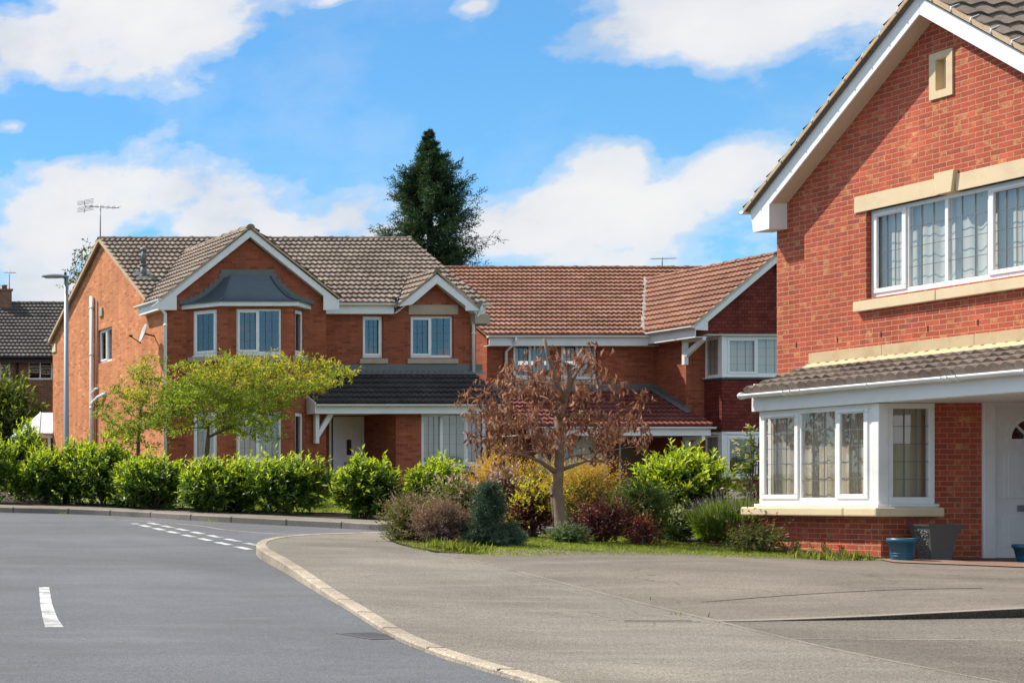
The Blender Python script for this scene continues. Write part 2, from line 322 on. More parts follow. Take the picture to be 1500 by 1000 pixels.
# ------------------------------------------------------------------ parts of a house
class Tiles:   # pantiled slopes of one roof, joined in one mesh
    def __init__(s): s.bm = bmesh.new(); s.uv = s.bm.loops.layers.uv.new('UVMap')
    def slope(s, O, a, b, L, S, wave=0.155, course=0.275, amp=0.034, lift=0.056, clips=(), sub=6, thick=0.05):
        O, a, b = Vector(O), Vector(a).normalized(), Vector(b).normalized()
        n = a.cross(b)
        if n.z < 0: n = -n
        bm = bmesh.new(); uvl = bm.loops.layers.uv.new('UVMap')
        nx = max(1, int(round(L / wave * sub))); ny = max(1, math.ceil(S / course - 1e-6))
        xs = [i * L / nx for i in range(nx + 1)]
        def prof(x):
            t = (x / wave) % 1.0
            return amp * (0.5 - 0.5 * math.cos(2 * math.pi * t)) ** 0.8
        pr = [prof(x) for x in xs]
        def row(y, h, rnd): return [bm.verts.new(O + a * x + b * y + n * (h + p)) for x, p in zip(xs, pr)]
        prev = [bm.verts.new(O + a * x + n * (-thick)) for x in xs]
        jit = [random.uniform(-0.004, 0.004) for _ in range(int(L / wave) + 2)]
        for j in range(ny):
            y0, y1 = j * course, min((j + 1) * course, S)
            jit = [random.uniform(-0.008, 0.008) - (0.02 if random.random() < 0.012 else 0) for _ in range(int(L / wave) + 2)]
            lo = [bm.verts.new(O + a * x + b * (y0 + jit[int(x / wave)]) + n * (lift + p)) for x, p in zip(xs, pr)]
            hi = [bm.verts.new(O + a * x + b * y1 + n * (lift * (1 - (y1 - y0) / course) + p)) for x, p in zip(xs, pr)]
            lo2 = [bm.verts.new(v.co) for v in lo]
            for r0, r1, vv in ((prev, lo2, 0.02), (lo, hi, 0.5)):
                for i in range(nx):
                    f = bm.faces.new((r0[i], r0[i + 1], r1[i + 1], r1[i]))
                    for l in f.loops: l[uvl].uv = (xs[i] / (2 * wave) + 0.01, j + vv)
                    f.smooth = vv == 0.5
            prev = [bm.verts.new(v.co) for v in hi]
        # underside board
        c = [bm.verts.new(O + a * x + b * y + n * (-thick)) for x, y in ((0, 0), (L, 0), (L, S), (0, S))]
        bm.faces.new(c[::-1])
        for co, no in clips:
            bmesh.ops.bisect_plane(bm, geom=bm.verts[:] + bm.edges[:] + bm.faces[:], plane_co=co, plane_no=no, clear_outer=True)
        me = bpy.data.meshes.new('tmp'); bm.to_mesh(me); bm.free(); s.bm.from_mesh(me); bpy.data.meshes.remove(me)
    def build(s, name, mat, parent):
        W = world_of(parent)
        bmesh.ops.recalc_face_normals(s.bm, faces=s.bm.faces[:]) if False else None
        bmesh.ops.translate(s.bm, verts=s.bm.verts[:], vec=-W)
        me = bpy.data.meshes.new(name); s.bm.to_mesh(me); s.bm.free()
        return link(name, me, parent, [mat])
def ridge_tiles(p0, p1, mat, parent, name='ridge_tiles', r=0.11, seg=0.45):
    p0, p1 = Vector(p0), Vector(p1); d = p1 - p0; L = d.length; d.normalize()
    side = d.cross(Vector((0, 0, 1))).normalized(); up = side.cross(d)
    mb = MB(); k = max(1, int(L / seg))
    for i in range(k):
        a, b = L * i / k, L * (i + 1) / k + 0.03
        for (s0, s1, lift) in ((a, b - 0.06, 0), (b - 0.06, b, 0.016)):
            dz = random.uniform(-0.006, 0.006); rows = []
            for s_ in (s0, s1):
                rows.append([p0 + d * s_ + side * math.cos(w) * (r + lift) + up * (math.sin(w) * (r * 0.8 + lift) - 0.02 + dz) for w in [math.pi * q / 8 for q in range(9)]])
            mb.add(rows[0] + rows[1], [[q, q + 1, 10 + q, 9 + q] for q in range(8)], 0, True)
            mb.face(rows[0]); mb.face(rows[1])
    return mb.build(name, mat, parent)
def gutter(p0, p1, mat, parent, r=0.055, name='gutter', clips=True):
    p0, p1 = Vector(p0), Vector(p1); d = (p1 - p0); L = d.length; d.normalize(); side = d.cross(Vector((0, 0, 1))).normalized()
    mb = MB()
    def half(a, b, r0, r1):
        rows = []
        for s_ in (a, b):
            o = [p0 + d * s_ + side * math.cos(w) * r0 - Vector((0, 0, 1)) * math.sin(w) * r0 for w in [math.pi * q / 8 for q in range(9)]]
            i_ = [p0 + d * s_ + side * math.cos(w) * r1 - Vector((0, 0, 1)) * math.sin(w) * r1 for w in [math.pi * q / 8 for q in range(9)]][::-1]
            rows.append(o + i_)
        n = len(rows[0])
        mb.add(rows[0] + rows[1], [[q, (q + 1) % n, n + (q + 1) % n, n + q] for q in range(n)], 0, True)
        mb.face(rows[0][::-1]); mb.face(rows[1])
    half(0, L, r, r - 0.006)
    for e in (0, L):   # stop ends
        mb.face([p0 + d * e + side * math.cos(w) * r - Vector((0, 0, 1)) * math.sin(w) * r for w in [math.pi * q / 8 for q in range(9)]])
    if clips:
        k = max(1, int(L / 0.9))
        for i in range(k + 1):
            a = L * i / k; half(max(0, a - 0.022), min(L, a + 0.022), r + 0.010, r + 0.001)
        for i in range(max(0, int(L / 2.4))):
            a = 1.9 + 2.4 * i
            if a < L - 0.2: half(a - 0.07, a - 0.045, r + 0.016, r + 0.001); half(a + 0.045, a + 0.07, r + 0.016, r + 0.001)
    return mb.build(name, mat, parent)
def downpipe(pts, mat, parent, r=0.036, clipz=()):
    mb = MB(); mb.tube(pts, r, 10)
    for (x, y, z) in clipz: mb.tube([(x, y, z - 0.025), (x, y, z + 0.025)], r + 0.012, 10)
    return mb.build('downpipe', mat, parent)
def window(par, fr, a0, a1, z0, z1, cas, nv=2, nh=4, curtain=None, cdepth=0.22, sill=None, glassm='glass', inset=0.07, w=0.055, sash=0.045, lat=True, lint=None, sillm='stone', folds=8, drape=None):
    """cas: list of (start, end, opens); the casements across the window"""
    mb = MB(); d0, d1 = -inset - 0.06, -inset
    mb.fbox(fr, a0, a1, d0, d1, z0, z0 + w + 0.02); mb.fbox(fr, a0, a1, d0, d1, z1 - w, z1)
    mb.fbox(fr, a0, a0 + w, d0, d1, z0 + w + 0.02, z1 - w); mb.fbox(fr, a1 - w, a1, d0, d1, z0 + w + 0.02, z1 - w)
    W = a1 - a0; edges = []
    inner0, inner1 = a0 + w, a1 - w
    for i, (s0, s1, op) in enumerate(cas):
        x0 = inner0 if s0 <= 0 else a0 + W * s0 + w * 0.42; x1 = inner1 if s1 >= 1 else a0 + W * s1 - w * 0.42
        edges.append((x0, x1, op))
        if s1 < 1: mb.fbox(fr, a0 + W * s1 - w * 0.42, a0 + W * s1 + w * 0.42, d0, d1 - 0.003, z0 + w + 0.02, z1 - w)
    mb.fbox(fr, a0 - 0.01, a1 + 0.01, d1, d1 + 0.055, z0 - 0.03, z0 - 0.002)   # plastic cill
    fo = mb.build('window', M['white'], par, bevel=0.006)
    lw = 0.0026 if fr.pt(0, 0, 0)[1] > 30 else 0.004
    gl, lt, sashes = MB(), MB(), []
    zz0, zz1 = z0 + w + 0.02, z1 - w
    for x0, x1, op in edges:
        b0, b1, c0, c1 = x0, x1, zz0, zz1
        if op:
            sa = MB(); sashes.append(sa); o0, o1 = d1 - 0.02, d1 + 0.016; e = 0.018
            sa.fbox(fr, x0 - e, x1 + e, o0, o1, zz0 - e, zz0 + sash); sa.fbox(fr, x0 - e, x1 + e, o0, o1, zz1 - sash, zz1 + e)
            sa.fbox(fr, x0 - e, x0 + sash, o0, o1, zz0 + sash, zz1 - sash); sa.fbox(fr, x1 - sash, x1 + e, o0, o1, zz0 + sash, zz1 - sash)
            if op == 2: sa.fbox(fr, x0 + 0.03, x1 - 0.03, o1, o1 + 0.018, zz1 - 0.028, zz1 - 0.004)   # trickle vent
            b0, b1, c0, c1 = x0 + sash, x1 - sash, zz0 + sash, zz1 - sash
        go = d1 - 0.025
        tl = random.uniform(-0.004, 0.004); t2 = random.uniform(-0.003, 0.003)
        q4 = [fr.pt(b0, go + tl, c0), fr.pt(b1, go - tl, c0), fr.pt(b1, go - tl + t2, c1), fr.pt(b0, go + tl + t2, c1)]
        if (Vector(q4[1]) - Vector(q4[0])).cross(Vector(q4[2]) - Vector(q4[1])).dot(fr.nd) < 0: q4.reverse()
        gl.face(q4)
        if lat:
            for k in range(1, nv + 1):
                x = b0 + (b1 - b0) * k / (nv + 1); lt.fbox(fr, x - lw, x + lw, go + 0.005, go + 0.011, c0, c1)
            for k in range(1, nh + 1):
                z = c0 + (c1 - c0) * k / (nh + 1); lt.fbox(fr, b0, b1, go + 0.0055, go + 0.0115, z - lw, z + lw)
    gl.build('pane', M[glassm], fo)
    if lat: lt.build('lead_lattice', M['leadcame'], fo)
    for sa in sashes: sa.build('sash', M['white'], fo, bevel=0.008)
    if curtain:
        spans = drape or [(0, 1)]
        for s0, s1 in spans:
            cb = MB(); n = max(8, int((a1 - a0) * (s1 - s0) * folds * 8)); top, bot = [], []
            for i in range(n + 1):
                t = i / n; a = a0 + (a1 - a0) * (s0 + (s1 - s0) * t)
                o = -inset - cdepth + 0.008 * math.sin(t * (s1 - s0) * W * folds * 2 * math.pi + 1.6 * math.sin(t * 9)) + 0.010 * math.sin(t * 31)
                top.append(fr.pt(a, o * 0.98, z1 + 0.05)); bot.append(fr.pt(a, o, z0 - 0.08))
            cb.add(bot + top, [[i, i + 1, n + 2 + i, n + 1 + i] for i in range(n)], 0, True)
            cb.build('curtain', M[curtain], fo)
    if sill:
        ext, h, pr = sill; sb = MB()
        sb.fbox(fr, a0 - ext, a1 + ext, -inset + 0.0, pr, z0 - 0.032 - h, z0 - 0.032); sb.build('sill', M[sillm], fo, bevel=0.006)
    return fo
def barge(pts3, ext, parent, mat=None, name='barge_board'):
    mb = MB(); mb.prism(pts3, ext); return mb.build(name, mat or M['whiteboard'], parent, bevel=0.005)
def aerial(base, h, boom, name, label, boomz=None, bd=(1, 0, 0), n=8, el=0.3, group=None, grid=False):
    t = thing(name, base, label, 'aerial', group)
    b = Vector(base); mb = MB(); mb.tube([b, b + Vector((0, 0, h))], 0.018, 6); mb.build('mast', M['galv'], t)
    d = Vector(bd).normalized(); s = d.cross(Vector((0, 0, 1))).normalized(); mb = MB()
    c = b + Vector((0, 0, h - 0.06)); st = c - d * boom * 0.45
    mb.tube([st, st + d * boom], 0.013, 6)
    for i in range(n):
        p = st + d * boom * (i + 0.5) / n; mb.tube([p - s * el, p + s * el], 0.007, 5)
    if grid:
        for k in (-1, 1):
            for q in (-0.12, -0.04, 0.04, 0.12): mb.tube([st - d * 0.02 + Vector((0, 0, 0.02 + k * 0.10 + q * 0.5)) - s * 0.22 - d * 0.1, st + Vector((0, 0, 0.02 + k * 0.10 + q * 0.5)) + s * 0.22 + d * 0.14], 0.007, 5)
            mb.tube([st, st + Vector((0, 0, k * 0.2)) - d * 0.03], 0.01, 5)
    mb.build('boom', M['galv'], t); return t
# ================================================================== LEFT HOUSE
H1 = thing('brick_house', (21.0, 44.0, G(44)), 'orange-red detached house with a lead-roofed bay under its tall front gable, behind the laurels', 'house', 'houses along the street')
def house_one():
    B, BF = M['brick_a'], M['brick_a_shaded']
    Yf, Yu, Yg, Yd, Yb = 40.0, 41.05, 39.9, 41.37, 48.8
    xl, xr, xw, xp, xe = 16.8, 25.7, 21.05, 22.85, 25.46
    zg = 1.3; zt = 7.0
    pitch = 0.655; c = 1 / math.hypot(1, pitch); up = (0, c, pitch * c); dn = (0, -c, pitch * c)
    Ye = 40.85; Yr = 44.5; zr = 7.0 + pitch * (Yr - Ye); Ybk = 2 * Yr - Ye
    # side walls (X = const) and the rest of the brickwork
    mb = MB()
    fl = Fr((xl, 0), (0, 1), (-1, 0))
    wy0, wy1 = Y_(164, xl), Y_(143.5, xl)
    wall(mb, fl, [(Yf, zg), (Yb, zg), (Yb, 6.83), (Yr, zr - 0.1), (41.1, 7.1), (41.1, 6.9), (Yf, 6.9)], [(wy0, wy1, 5.72, 6.72)], 0.1)
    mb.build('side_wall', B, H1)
    mb = MB()
    fb = Fr((0, Yb), (1, 0), (0, 1)); wall(mb, fb, [(xl, zg), (xr, zg), (xr, 6.84), (xl, 6.84)])
    frr = Fr((xr, 0), (0, 1), (1, 0)); wall(mb, frr, [(Yu, zg), (Yb, zg), (Yb, 6.83), (Yr, zr - 0.1), (Yu, 7.0)])
    ff = Fr((0, Yf), (1, 0), (0, -1))
    za = 8.89
    wall(mb, ff, [(xl, zg), (xw, zg), (xw, 7.0), (18.94, 8.62), (xl, 7.0)], [(17.5, 20.35, 5.3, 6.7), (17.5, 20.35, 2.6, 4.0)])
    fw = Fr((xw, 0), (0, 1), (1, 0)); wall(mb, fw, [(Yf, zg), (Yd, zg), (Yd, 7.0), (Yf, 7.0)])
    # bay brickwork, two storeys, splayed
    W0, C0, C1, W1 = (17.33, 40.0), (17.93, 39.35), (19.86, 39.35), (20.52, 40.0)
    segs = []
    for p, q in ((W0, C0), (C0, C1), (C1, W1)):
        d = Vector((q[0] - p[0], q[1] - p[1])); L = d.length; segs.append((Fr(p, d, (d.y, -d.x)), L))
    zu0, zu1, zl0, zl1 = 5.47, 6.66, 2.68, 3.96
    hol = [(0.17, 0.80), (0.43, 1.62), (0.10, 0.72)]
    for (f, L), (h0, h1) in zip(segs, hol):
        wall(mb, f, [(0, zg), (L, zg), (L, 6.76), (0, 6.76)], [(h0, h1, zu0, zu1), (h0, h1, zl0, zl1)], 0.1)
    # right part: upper wall with the little gable, room below, porch
    fu = Fr((0, Yu), (1, 0), (0, -1)); xa = 24.48; zs = 7.85
    wA, wB = (22.60, 23.17), (23.91, 25.09)
    wall(mb, fu, [(xw, 4.0), (xr, 4.0), (xr, 6.85), (xa + 0.95, 6.95), (xa, zs - 0.2), (xa - 0.95, 6.95), (xw, 6.95)], [(*wA, 5.54, 6.68), (*wB, 5.54, 6.68)], 0.1)
    fg = Fr((0, Yg), (1, 0), (0, -1)); gx0, gx1 = X_(617, Yg), X_(717, Yg)
    wall(mb, fg, [(xp, zg), (xe + 0.05, zg), (xe + 0.05, 4.15), (xp, 4.15)], [(gx0, gx1 - 0.05, 2.55, 3.98)], 0.08)
    fp = Fr((xp, 0), (0, 1), (-1, 0)); wall(mb, fp, [(Yg, zg), (Yd, zg), (Yd, 4.15), (Yg, 4.15)])
    fp2 = Fr((xe + 0.05, 0), (0, 1), (1, 0)); wall(mb, fp2, [(Yg, zg), (Yu + 0.1, zg), (Yu + 0.1, 5.0), (Yg, 4.15)])
    fd = Fr((0, Yd), (1, 0), (0, -1)); dx0, dx1 = X_(482, Yd), X_(533, Yd)
    wall(mb, fd, [(xw, zg), (xp, zg), (xp, 4.1), (xw, 4.1)], [(dx0, dx1, 1.3, 3.95)], 0.05)
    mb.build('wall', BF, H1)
    # roofs
    t = Tiles(); S = (Yr - Ye) / c
    t.slope((16.66, Ye, zt), (1, 0, 0), up, 23.36 - 16.66, S)
    t.slope((23.36, Ye + 0.275 * c, zt + 0.275 * pitch * c), (1, 0, 0), up, 25.6 - 23.36, S - 0.275)
    t.slope((25.6, Ye, zt), (1, 0, 0), up, 25.87 - 25.6, S)
    pb_ = 0.588; cb = 1 / math.hypot(1, pb_); Ybk = 48.95; t.slope((25.87, Ybk, zr - pb_ * (Ybk - Yr)), (-1, 0, 0), (0, -cb, pb_ * cb), 25.87 - 16.66, (Ybk - Yr) / cb, sub=4)
    # front gable wing slopes (clipped along the valleys)
    k = 0.80; cw = 1 / math.hypot(1, k); hw = 2.36; xc = 18.94; ze = za - k * hw
    y0, y1 = 39.80, 44.2; Sw = hw / cw
    def vclip(sgn):   # keep the part above the main slope
        co = Vector((xc + sgn * (za - zt) / k, Ye, 0)); return [(co, Vector((sgn * k, pitch, 0)))]
    t.slope((xc - hw, y0, ze), (0, 1, 0), (cw, 0, k * cw), y1 - y0, Sw, clips=[(Vector((xc - hw, Ye, 0)) + Vector((0, (ze - zt) / pitch + 0.06, 0)), Vector((-k, pitch, 0)))])
    t.slope((xc + hw, y1, ze), (0, -1, 0), (-cw, 0, k * cw), y1 - y0, Sw, clips=[(Vector((xc + hw, Ye, 0)) + Vector((0, (ze - zt) / pitch + 0.06, 0)), Vector((k, pitch, 0)))])
    ks = 0.83; cs = 1 / math.hypot(1, ks); hs = 1.15; zes = zs - ks * hs
    t.slope((xa - hs, 40.78, zes), (0, 1, 0), (cs, 0, ks * cs), 1.7, hs / cs, clips=[(Vector((xa - hs, Ye + (zes - zt) / pitch + 0.08, 0)), Vector((-ks, pitch, 0)))])
    t.slope((xa + hs, 42.48, zes), (0, -1, 0), (-cs, 0, ks * cs), 1.7, hs / cs, clips=[(Vector((xa + hs, Ye + (zes - zt) / pitch + 0.08, 0)), Vector((ks, pitch, 0)))])
    roof = t.build('roof', M['tile_a'], H1)
    ridge_tiles((16.66, Yr, zr), (25.87, Yr, zr), M['tile_a'], roof)
    ridge_tiles((xc, y0 - 0.02, za), (xc, Ye + (za - zt) / pitch, za), M['tile_a'], roof)
    ridge_tiles((xa, 40.76, zs), (xa, Ye + (zs - zt) / pitch, zs), M['tile_a'], roof)
    # valley troughs and mortar verges
    mb = MB()
    for (cx, zc, kk, half, zz) in ((xc, za, k, hw, ze), (xa, zs, ks, hs, zes)):
        for s in (-1, 1):
            p0 = Vector((cx + s * half, Ye + (zz - zt) / pitch, zz + 0.045)); p1 = Vector((cx, Ye + (zc - zt) / pitch, zc + 0.045))
            mb = MB(); mb.prism([p0 + Vector((-0.05, -0.03, 0)), p0 + Vector((0.05, 0.03, 0)), p1 + Vector((0.05, 0.03, 0)), p1 + Vector((-0.05, -0.03, 0))], (0, 0, 0.03)); mb.build('valley_gutter', M['lead'], roof)
    for x in (16.66, 25.82):
        for (ya, yb) in ((Ye, Yr), (Ybk, Yr)):
            mb = MB(); za_ = zt if ya < Yr else zr - pb_ * (Ybk - Yr)
            mb.prism([(x, ya, za_ - 0.07), (x, ya, za_ + 0.03), (x, yb, zr + 0.05), (x, yb, zr - 0.07)], (0.06, 0, 0)); mb.build('verge', M['mortar'], roof)
    for (cx, zc, kk, half, yy) in ((xc, za, k, hw, y0), (xa, zs, ks, hs, 40.78)):
        for s in (-1, 1):
            mb = MB(); mb.prism([(cx, yy, zc - 0.02), (cx, yy, zc + 0.035), (cx + s * half, yy, zc - kk * half + 0.035), (cx + s * half, yy, zc - kk * half - 0.02)], (0, 0.05, 0)); mb.build('verge', M['mortar'], roof)
    # barge boards
    def pb(pts, Y): return [(X_(u, Y), Y, Z_(v, Y)) for u, v in pts]
    Yv = 39.82
    barge(pb([(367, 335), (367, 347), (259, 433), (259, 454), (236, 454), (222, 449)], Yv), (0, 0.025, 0), H1)
    barge(pb([(367, 335), (497, 440), (497, 454), (474, 454), (474, 433), (367, 347)], Yv), (0, 0.025, 0), H1)
    barge(pb([(640, 401), (640, 415), (604, 446), (585, 449), (585, 446)], 40.80), (0, 0.025, 0), H1)
    barge(pb([(640, 401), (701, 448), (701, 455), (682, 455), (682, 448), (640, 415)], 40.80), (0, 0.025, 0), H1)
    for s in (-1, 1):   # soffits
        mb = MB(); mb.prism([(xc, Yv + 0.025, za - 0.2), (xc + s * 2.3, Yv + 0.025, za - 0.2 - k * 2.3), (xc + s * 2.3, Yv + 0.025, za - 0.22 - k * 2.3), (xc, Yv + 0.025, za - 0.22)], (0, 0.17, 0))
        mb.build('soffit', M['whiteboard'], H1); mb = MB(); mb.prism([(xa, 40.825, zs - 0.2), (xa + s * 1.1, 40.825, zs - 0.2 - ks * 1.1), (xa + s * 1.1, 40.825, zs - 0.22 - ks * 1.1), (xa, 40.825, zs - 0.22)], (0, 0.27, 0)); mb.build('soffit', M['whiteboard'], H1)
    mb = MB(); mb.box(21.3, 23.36, 40.88, 40.905, 6.72, 7.02); mb.box(21.06, 23.36, 40.905, 41.1, 6.72, 6.74); mb.build('fascia', M['whiteboard'], H1)
    mb = MB(); mb.box(25.55, 25.85, 40.88, 40.905, 6.72, 7.0); mb.build('fascia', M['whiteboard'], H1)
    mb = MB(); mb.box(16.6, 16.625, 39.83, 41.35, 6.72, 6.98); mb.box(16.625, 16.8, 39.85, 41.35, 6.72, 6.74); mb.build('fascia', M['whiteboard'], H1)
    gutter((21.1, 40.81, 6.99), (23.38, 40.81, 6.99), M['white'], H1); gutter((25.55, 40.81, 6.99), (25.95, 40.81, 6.99), M['white'], H1)
    gutter((16.55, 39.8, 6.98), (16.55, 41.45, 6.98), M['white'], H1)
    downpipe([(16.62, 39.9, 6.93), (16.62, 39.9, 6.75), (16.74, 39.93, 6.6), (16.74, 39.93, 1.6)], M['white'], H1, 0.04, [(16.74, 39.93, 6.3), (16.74, 39.93, 4.5)])
    downpipe([(21.2, 40.8, 6.95), (21.2, 40.8, 6.8), (21.15, 40.97, 6.5), (21.15, 40.97, 5.1)], M['white'], H1, 0.04, [(21.15, 40.97, 6.2)])
    xd = X_(692, 41.02)
    downpipe([(xd + 0.1, 40.8, 6.95), (xd + 0.1, 40.8, 6.8), (xd, 40.97, 6.5), (xd, 40.97, 5.1)], M['white'], H1, 0.04, [(xd, 40.97, 6.2)])
    # windows
    sl = (0.1, 0.13, 0.05)
    for (f, L), (h0, h1), cas in zip(segs, hol, ([(0, 1, 1)], [(0, 0.5, 1), (0.5, 1, 0)], [(0, 1, 1)])):
        window(H1, f, h0, h1, zu0, zu1, cas, 2, 3, glassm='glassblue', sill=(0.12, 0.13, 0.06), sillm='stonedull', inset=0.04)
        window(H1, f, h0, h1, zl0, zl1, cas, 2, 4, glassm='glass', curtain='curtain_b' if L > 1.2 else 'curtain_g', sill=(0.12, 0.13, 0.06), sillm='stonedull', inset=0.04)
    window(H1, fu, *wA, 5.54, 6.68, [(0, 1, 1)], 2, 4, glassm='glassblue', sill=sl, sillm='stonedull')
    window(H1, fu, *wB, 5.54, 6.68, [(0, .5, 1), (.5, 1, 0)], 2, 4, glassm='glassblue', sill=sl, sillm='stonedull')
    window(H1, fg, gx0, gx1 - 0.05, 2.55, 3.98, [(0, .34, 1), (.34, .68, 0), (.68, 1, 1)], 2, 4, curtain='curtain_g', sill=sl, sillm='stonedull')
    window(H1, fl, wy0, wy1, 5.72, 6.72, [(0, .5, 0), (.5, 1, 1)], lat=False, curtain='curtain_g', sill=None)
    mb = MB(); mb.box(23.85, 25.2, Yu - 0.025, Yu + 0.05, 6.72, 6.98); mb.build('lintel', M['stonedull'], H1, bevel=0.006)
    mb = MB(); x0, x1 = X_(413, 39.98), X_(446, 39.98); mb.box(20.6, 21.0, Yf - 0.03, Yf + 0.05, 3.98, 4.2); mb.build('lintel', M['stonedull'], H1)
    mb = MB(); mb.box(16.76, 17.0, Yb - 0.35, Yb - 0.02, 6.45, 6.72); mb.build('corbel', M['stone'], H1); gutter((16.6, Yb + 0.15, 6.9), (25.9, Yb + 0.15, 6.9), M['white'], H1, clips=False)
    mb = MB(); mb.box(25.55, 25.95, 40.85, 41.3, 6.45, 6.7); mb.build('corbel', M['stonedull'], H1)
    # lead bell roof of the bay
    zE, zT = 6.86, 7.58
    eave = [(17.13, 40.0), (17.84, 39.18), (19.95, 39.18), (20.72, 40.0)]; top = [(18.33, 40.0), (18.42, 39.86), (19.50, 39.86), (19.60, 40.0)]
    mb = MB(); n = 10; rows = []
    for i in range(n + 1):
        q = i / n; z = zT - (zT - zE) * (1 - (1 - q) ** 1.9)
        rows.append([(a[0] + (b[0] - a[0]) * q, a[1] + (b[1] - a[1]) * q, z) for a, b in zip(top, eave)])
    for i in range(n):
        for j in range(3): mb.face([rows[i][j], rows[i][j + 1], rows[i + 1][j + 1], rows[i + 1][j]], 0, True)
    mb.face(rows[0]); mb.face([(p[0], p[1], zE - 0.001) for p in eave][::-1])
    mb.prism([(*p, zE - 0.03) for p in eave], (0, 0, 0.028))
    bay = mb.build('bay_roof', M['lead'], H1)
    for j in (1, 2): mb = MB(); mb.tube([Vector(r[j]) + Vector((0, -0.01, 0.015)) for r in rows], 0.022, 6); mb.build('hip_roll', M['lead'], bay)
    mb = MB(); ins = [(17.2, 40.0), (17.87, 39.22), (19.92, 39.22), (20.65, 40.0)]; mb.prism([(*p, 6.72) for p in ins], (0, 0, 0.11)); mb.build('bay_fascia', M['whiteboard'], bay)
    mb = MB()   # stepped flashing along the wall, and the apron above
    mb.box(18.24, 19.66, Yf - 0.022, Yf + 0.01, zT - 0.02, zT + 0.2)
    for s, (tx, ex) in ((-1, (18.33, 17.13)), (1, (19.6, 20.72))):
        for i in range(9):
            q0, q1 = i / 9, (i + 1) / 9
            za_ = zT - (zT - zE) * (1 - (1 - q0) ** 1.9); zb_ = zT - (zT - zE) * (1 - (1 - q1) ** 1.9)
            xa_, xb_ = tx + (ex - tx) * q0, tx + (ex - tx) * q1
            mb.box(xa_, xb_, Yf - 0.02, Yf + 0.01, zb_ - 0.02, za_ + 0.10)
    mb.build('flashing', M['flash'], bay)
    # porch canopy
    t = Tiles(); Yc0 = 39.58; zc0 = 4.20; Yc1 = 41.05; zc1 = 5.12; dd = math.hypot(Yc1 - Yc0, zc1 - zc0); cx0, cx1 = X_(462, 39.6), 25.58
    t.slope((cx0, Yc0, zc0), (1, 0, 0), (0, (Yc1 - Yc0) / dd, (zc1 - zc0) / dd), cx1 - cx0, dd)
    cr = t.build('canopy_roof', M['tile_dark'], H1)
    mb = MB(); mb.box(cx0, cx1, Yc0 + 0.05, Yc0 + 0.075, 3.93, 4.19); mb.box(cx0, xp, Yc0 + 0.075, Yd, 3.98, 4.0)
    mb.prism([(cx0 - 0.03, Yc0 - 0.02, 3.93), (cx0 - 0.03, Yc0 - 0.02, 4.22), (cx0 - 0.03, Yf, 4.44), (cx0 - 0.03, Yf, 3.93)], (0.028, 0, 0))
    mb.build('canopy_fascia', M['whiteboard'], cr); gutter((cx0 - 0.02, Yc0 - 0.03, 4.17), (cx1 + 0.03, Yc0 - 0.03, 4.17), M['white'], cr)
    mb = MB(); mb.box(xw, 25.86, Yu - 0.02, Yu + 0.01, 5.1, 5.36); mb.prism([(xw, Yu - 0.19, 5.08), (xw, Yu - 0.17, 5.10), (xw, Yu, 5.22), (xw, Yu, 5.1)], (4.8, 0, 0)); mb.build('flashing', M['flash'], cr)
    mb = MB()   # gallows bracket
    bx = X_(463, 39.8)
    mb.box(bx, bx + 0.1, 39.82, 39.95, 3.15, 3.93)
    mb.prism([(bx + 0.1, 39.83, 3.3), (bx + 0.1, 39.83, 3.5), (bx + 0.34, 39.83, 3.93), (bx + 0.5, 39.83, 3.93)], (0, 0.1, 0))
    mb.build('gallows_bracket', M['whiteboard'], cr, bevel=0.01)
    # front door
    mb = MB(); mb.box(dx0 + 0.17, dx1 - 0.06, Yd + 0.03, Yd + 0.08, 1.75, 3.85)
    for (px0, px1, pz0, pz1) in ((0.24, 0.47, 2.85, 3.7), (0.62, 0.83, 2.85, 3.7), (0.24, 0.47, 1.9, 2.55), (0.62, 0.83, 1.9, 2.55)):
        mb.box(dx0 + px0, dx0 + px1, Yd + 0.018, Yd + 0.03, pz0, pz1)
    do = mb.build('door', M['white'], H1, bevel=0.01)
    mb = MB(); mb.box(dx0, dx0 + 0.06, Yd - 0.01, Yd + 0.08, 1.72, 3.95); mb.box(dx0 + 0.11, dx0 + 0.17, Yd - 0.01, Yd + 0.08, 1.72, 3.95); mb.box(dx1 - 0.06, dx1, Yd - 0.01, Yd + 0.08, 1.72, 3.95); mb.box(dx0 + 0.17, dx1 - 0.06, Yd - 0.01, Yd + 0.08, 3.85, 3.95); mb.build('door_frame', M['white'], do)
    mb = MB(); mb.box(dx0 + 0.5, dx0 + 0.62, Yd + 0.008, Yd + 0.029, 2.9, 3.32); mb.box(dx0 + 0.06, dx0 + 0.11, Yd + 0.03, Yd + 0.05, 1.72, 3.95); mb.build('door_light', M['black'], do)
    mb = MB(); mb.box(dx0 + 0.42, dx0 + 0.68, Yd + 0.005, Yd + 0.018, 2.62, 2.7); mb.build('letterbox', M['galv'], do)
    # pipes on the side wall
    yp = Y_(134.5, xl - 0.06)
    mb = MB(); mb.tube([(xl - 0.07, yp, 1.5), (xl - 0.07, yp, Z_(434, yp))], 0.055, 10)
    for z in (3.0, 4.4, 6.0, 7.4): mb.tube([(xl - 0.07, yp, z), (xl - 0.07, yp, z + 0.07)], 0.068, 10)
    mb.tube([(xl - 0.07, yp, 4.55), (xl - 0.09, yp - 0.6, 4.72), (xl, yp - 1.0, 4.80)], 0.05, 8); mb.tube([(xl - 0.07, yp, 4.85), (xl - 0.08, yp - 0.3, 4.98), (xl, yp - 0.4, 5.0)], 0.028, 8)
    mb.build('soil_pipe', M['white'], H1)
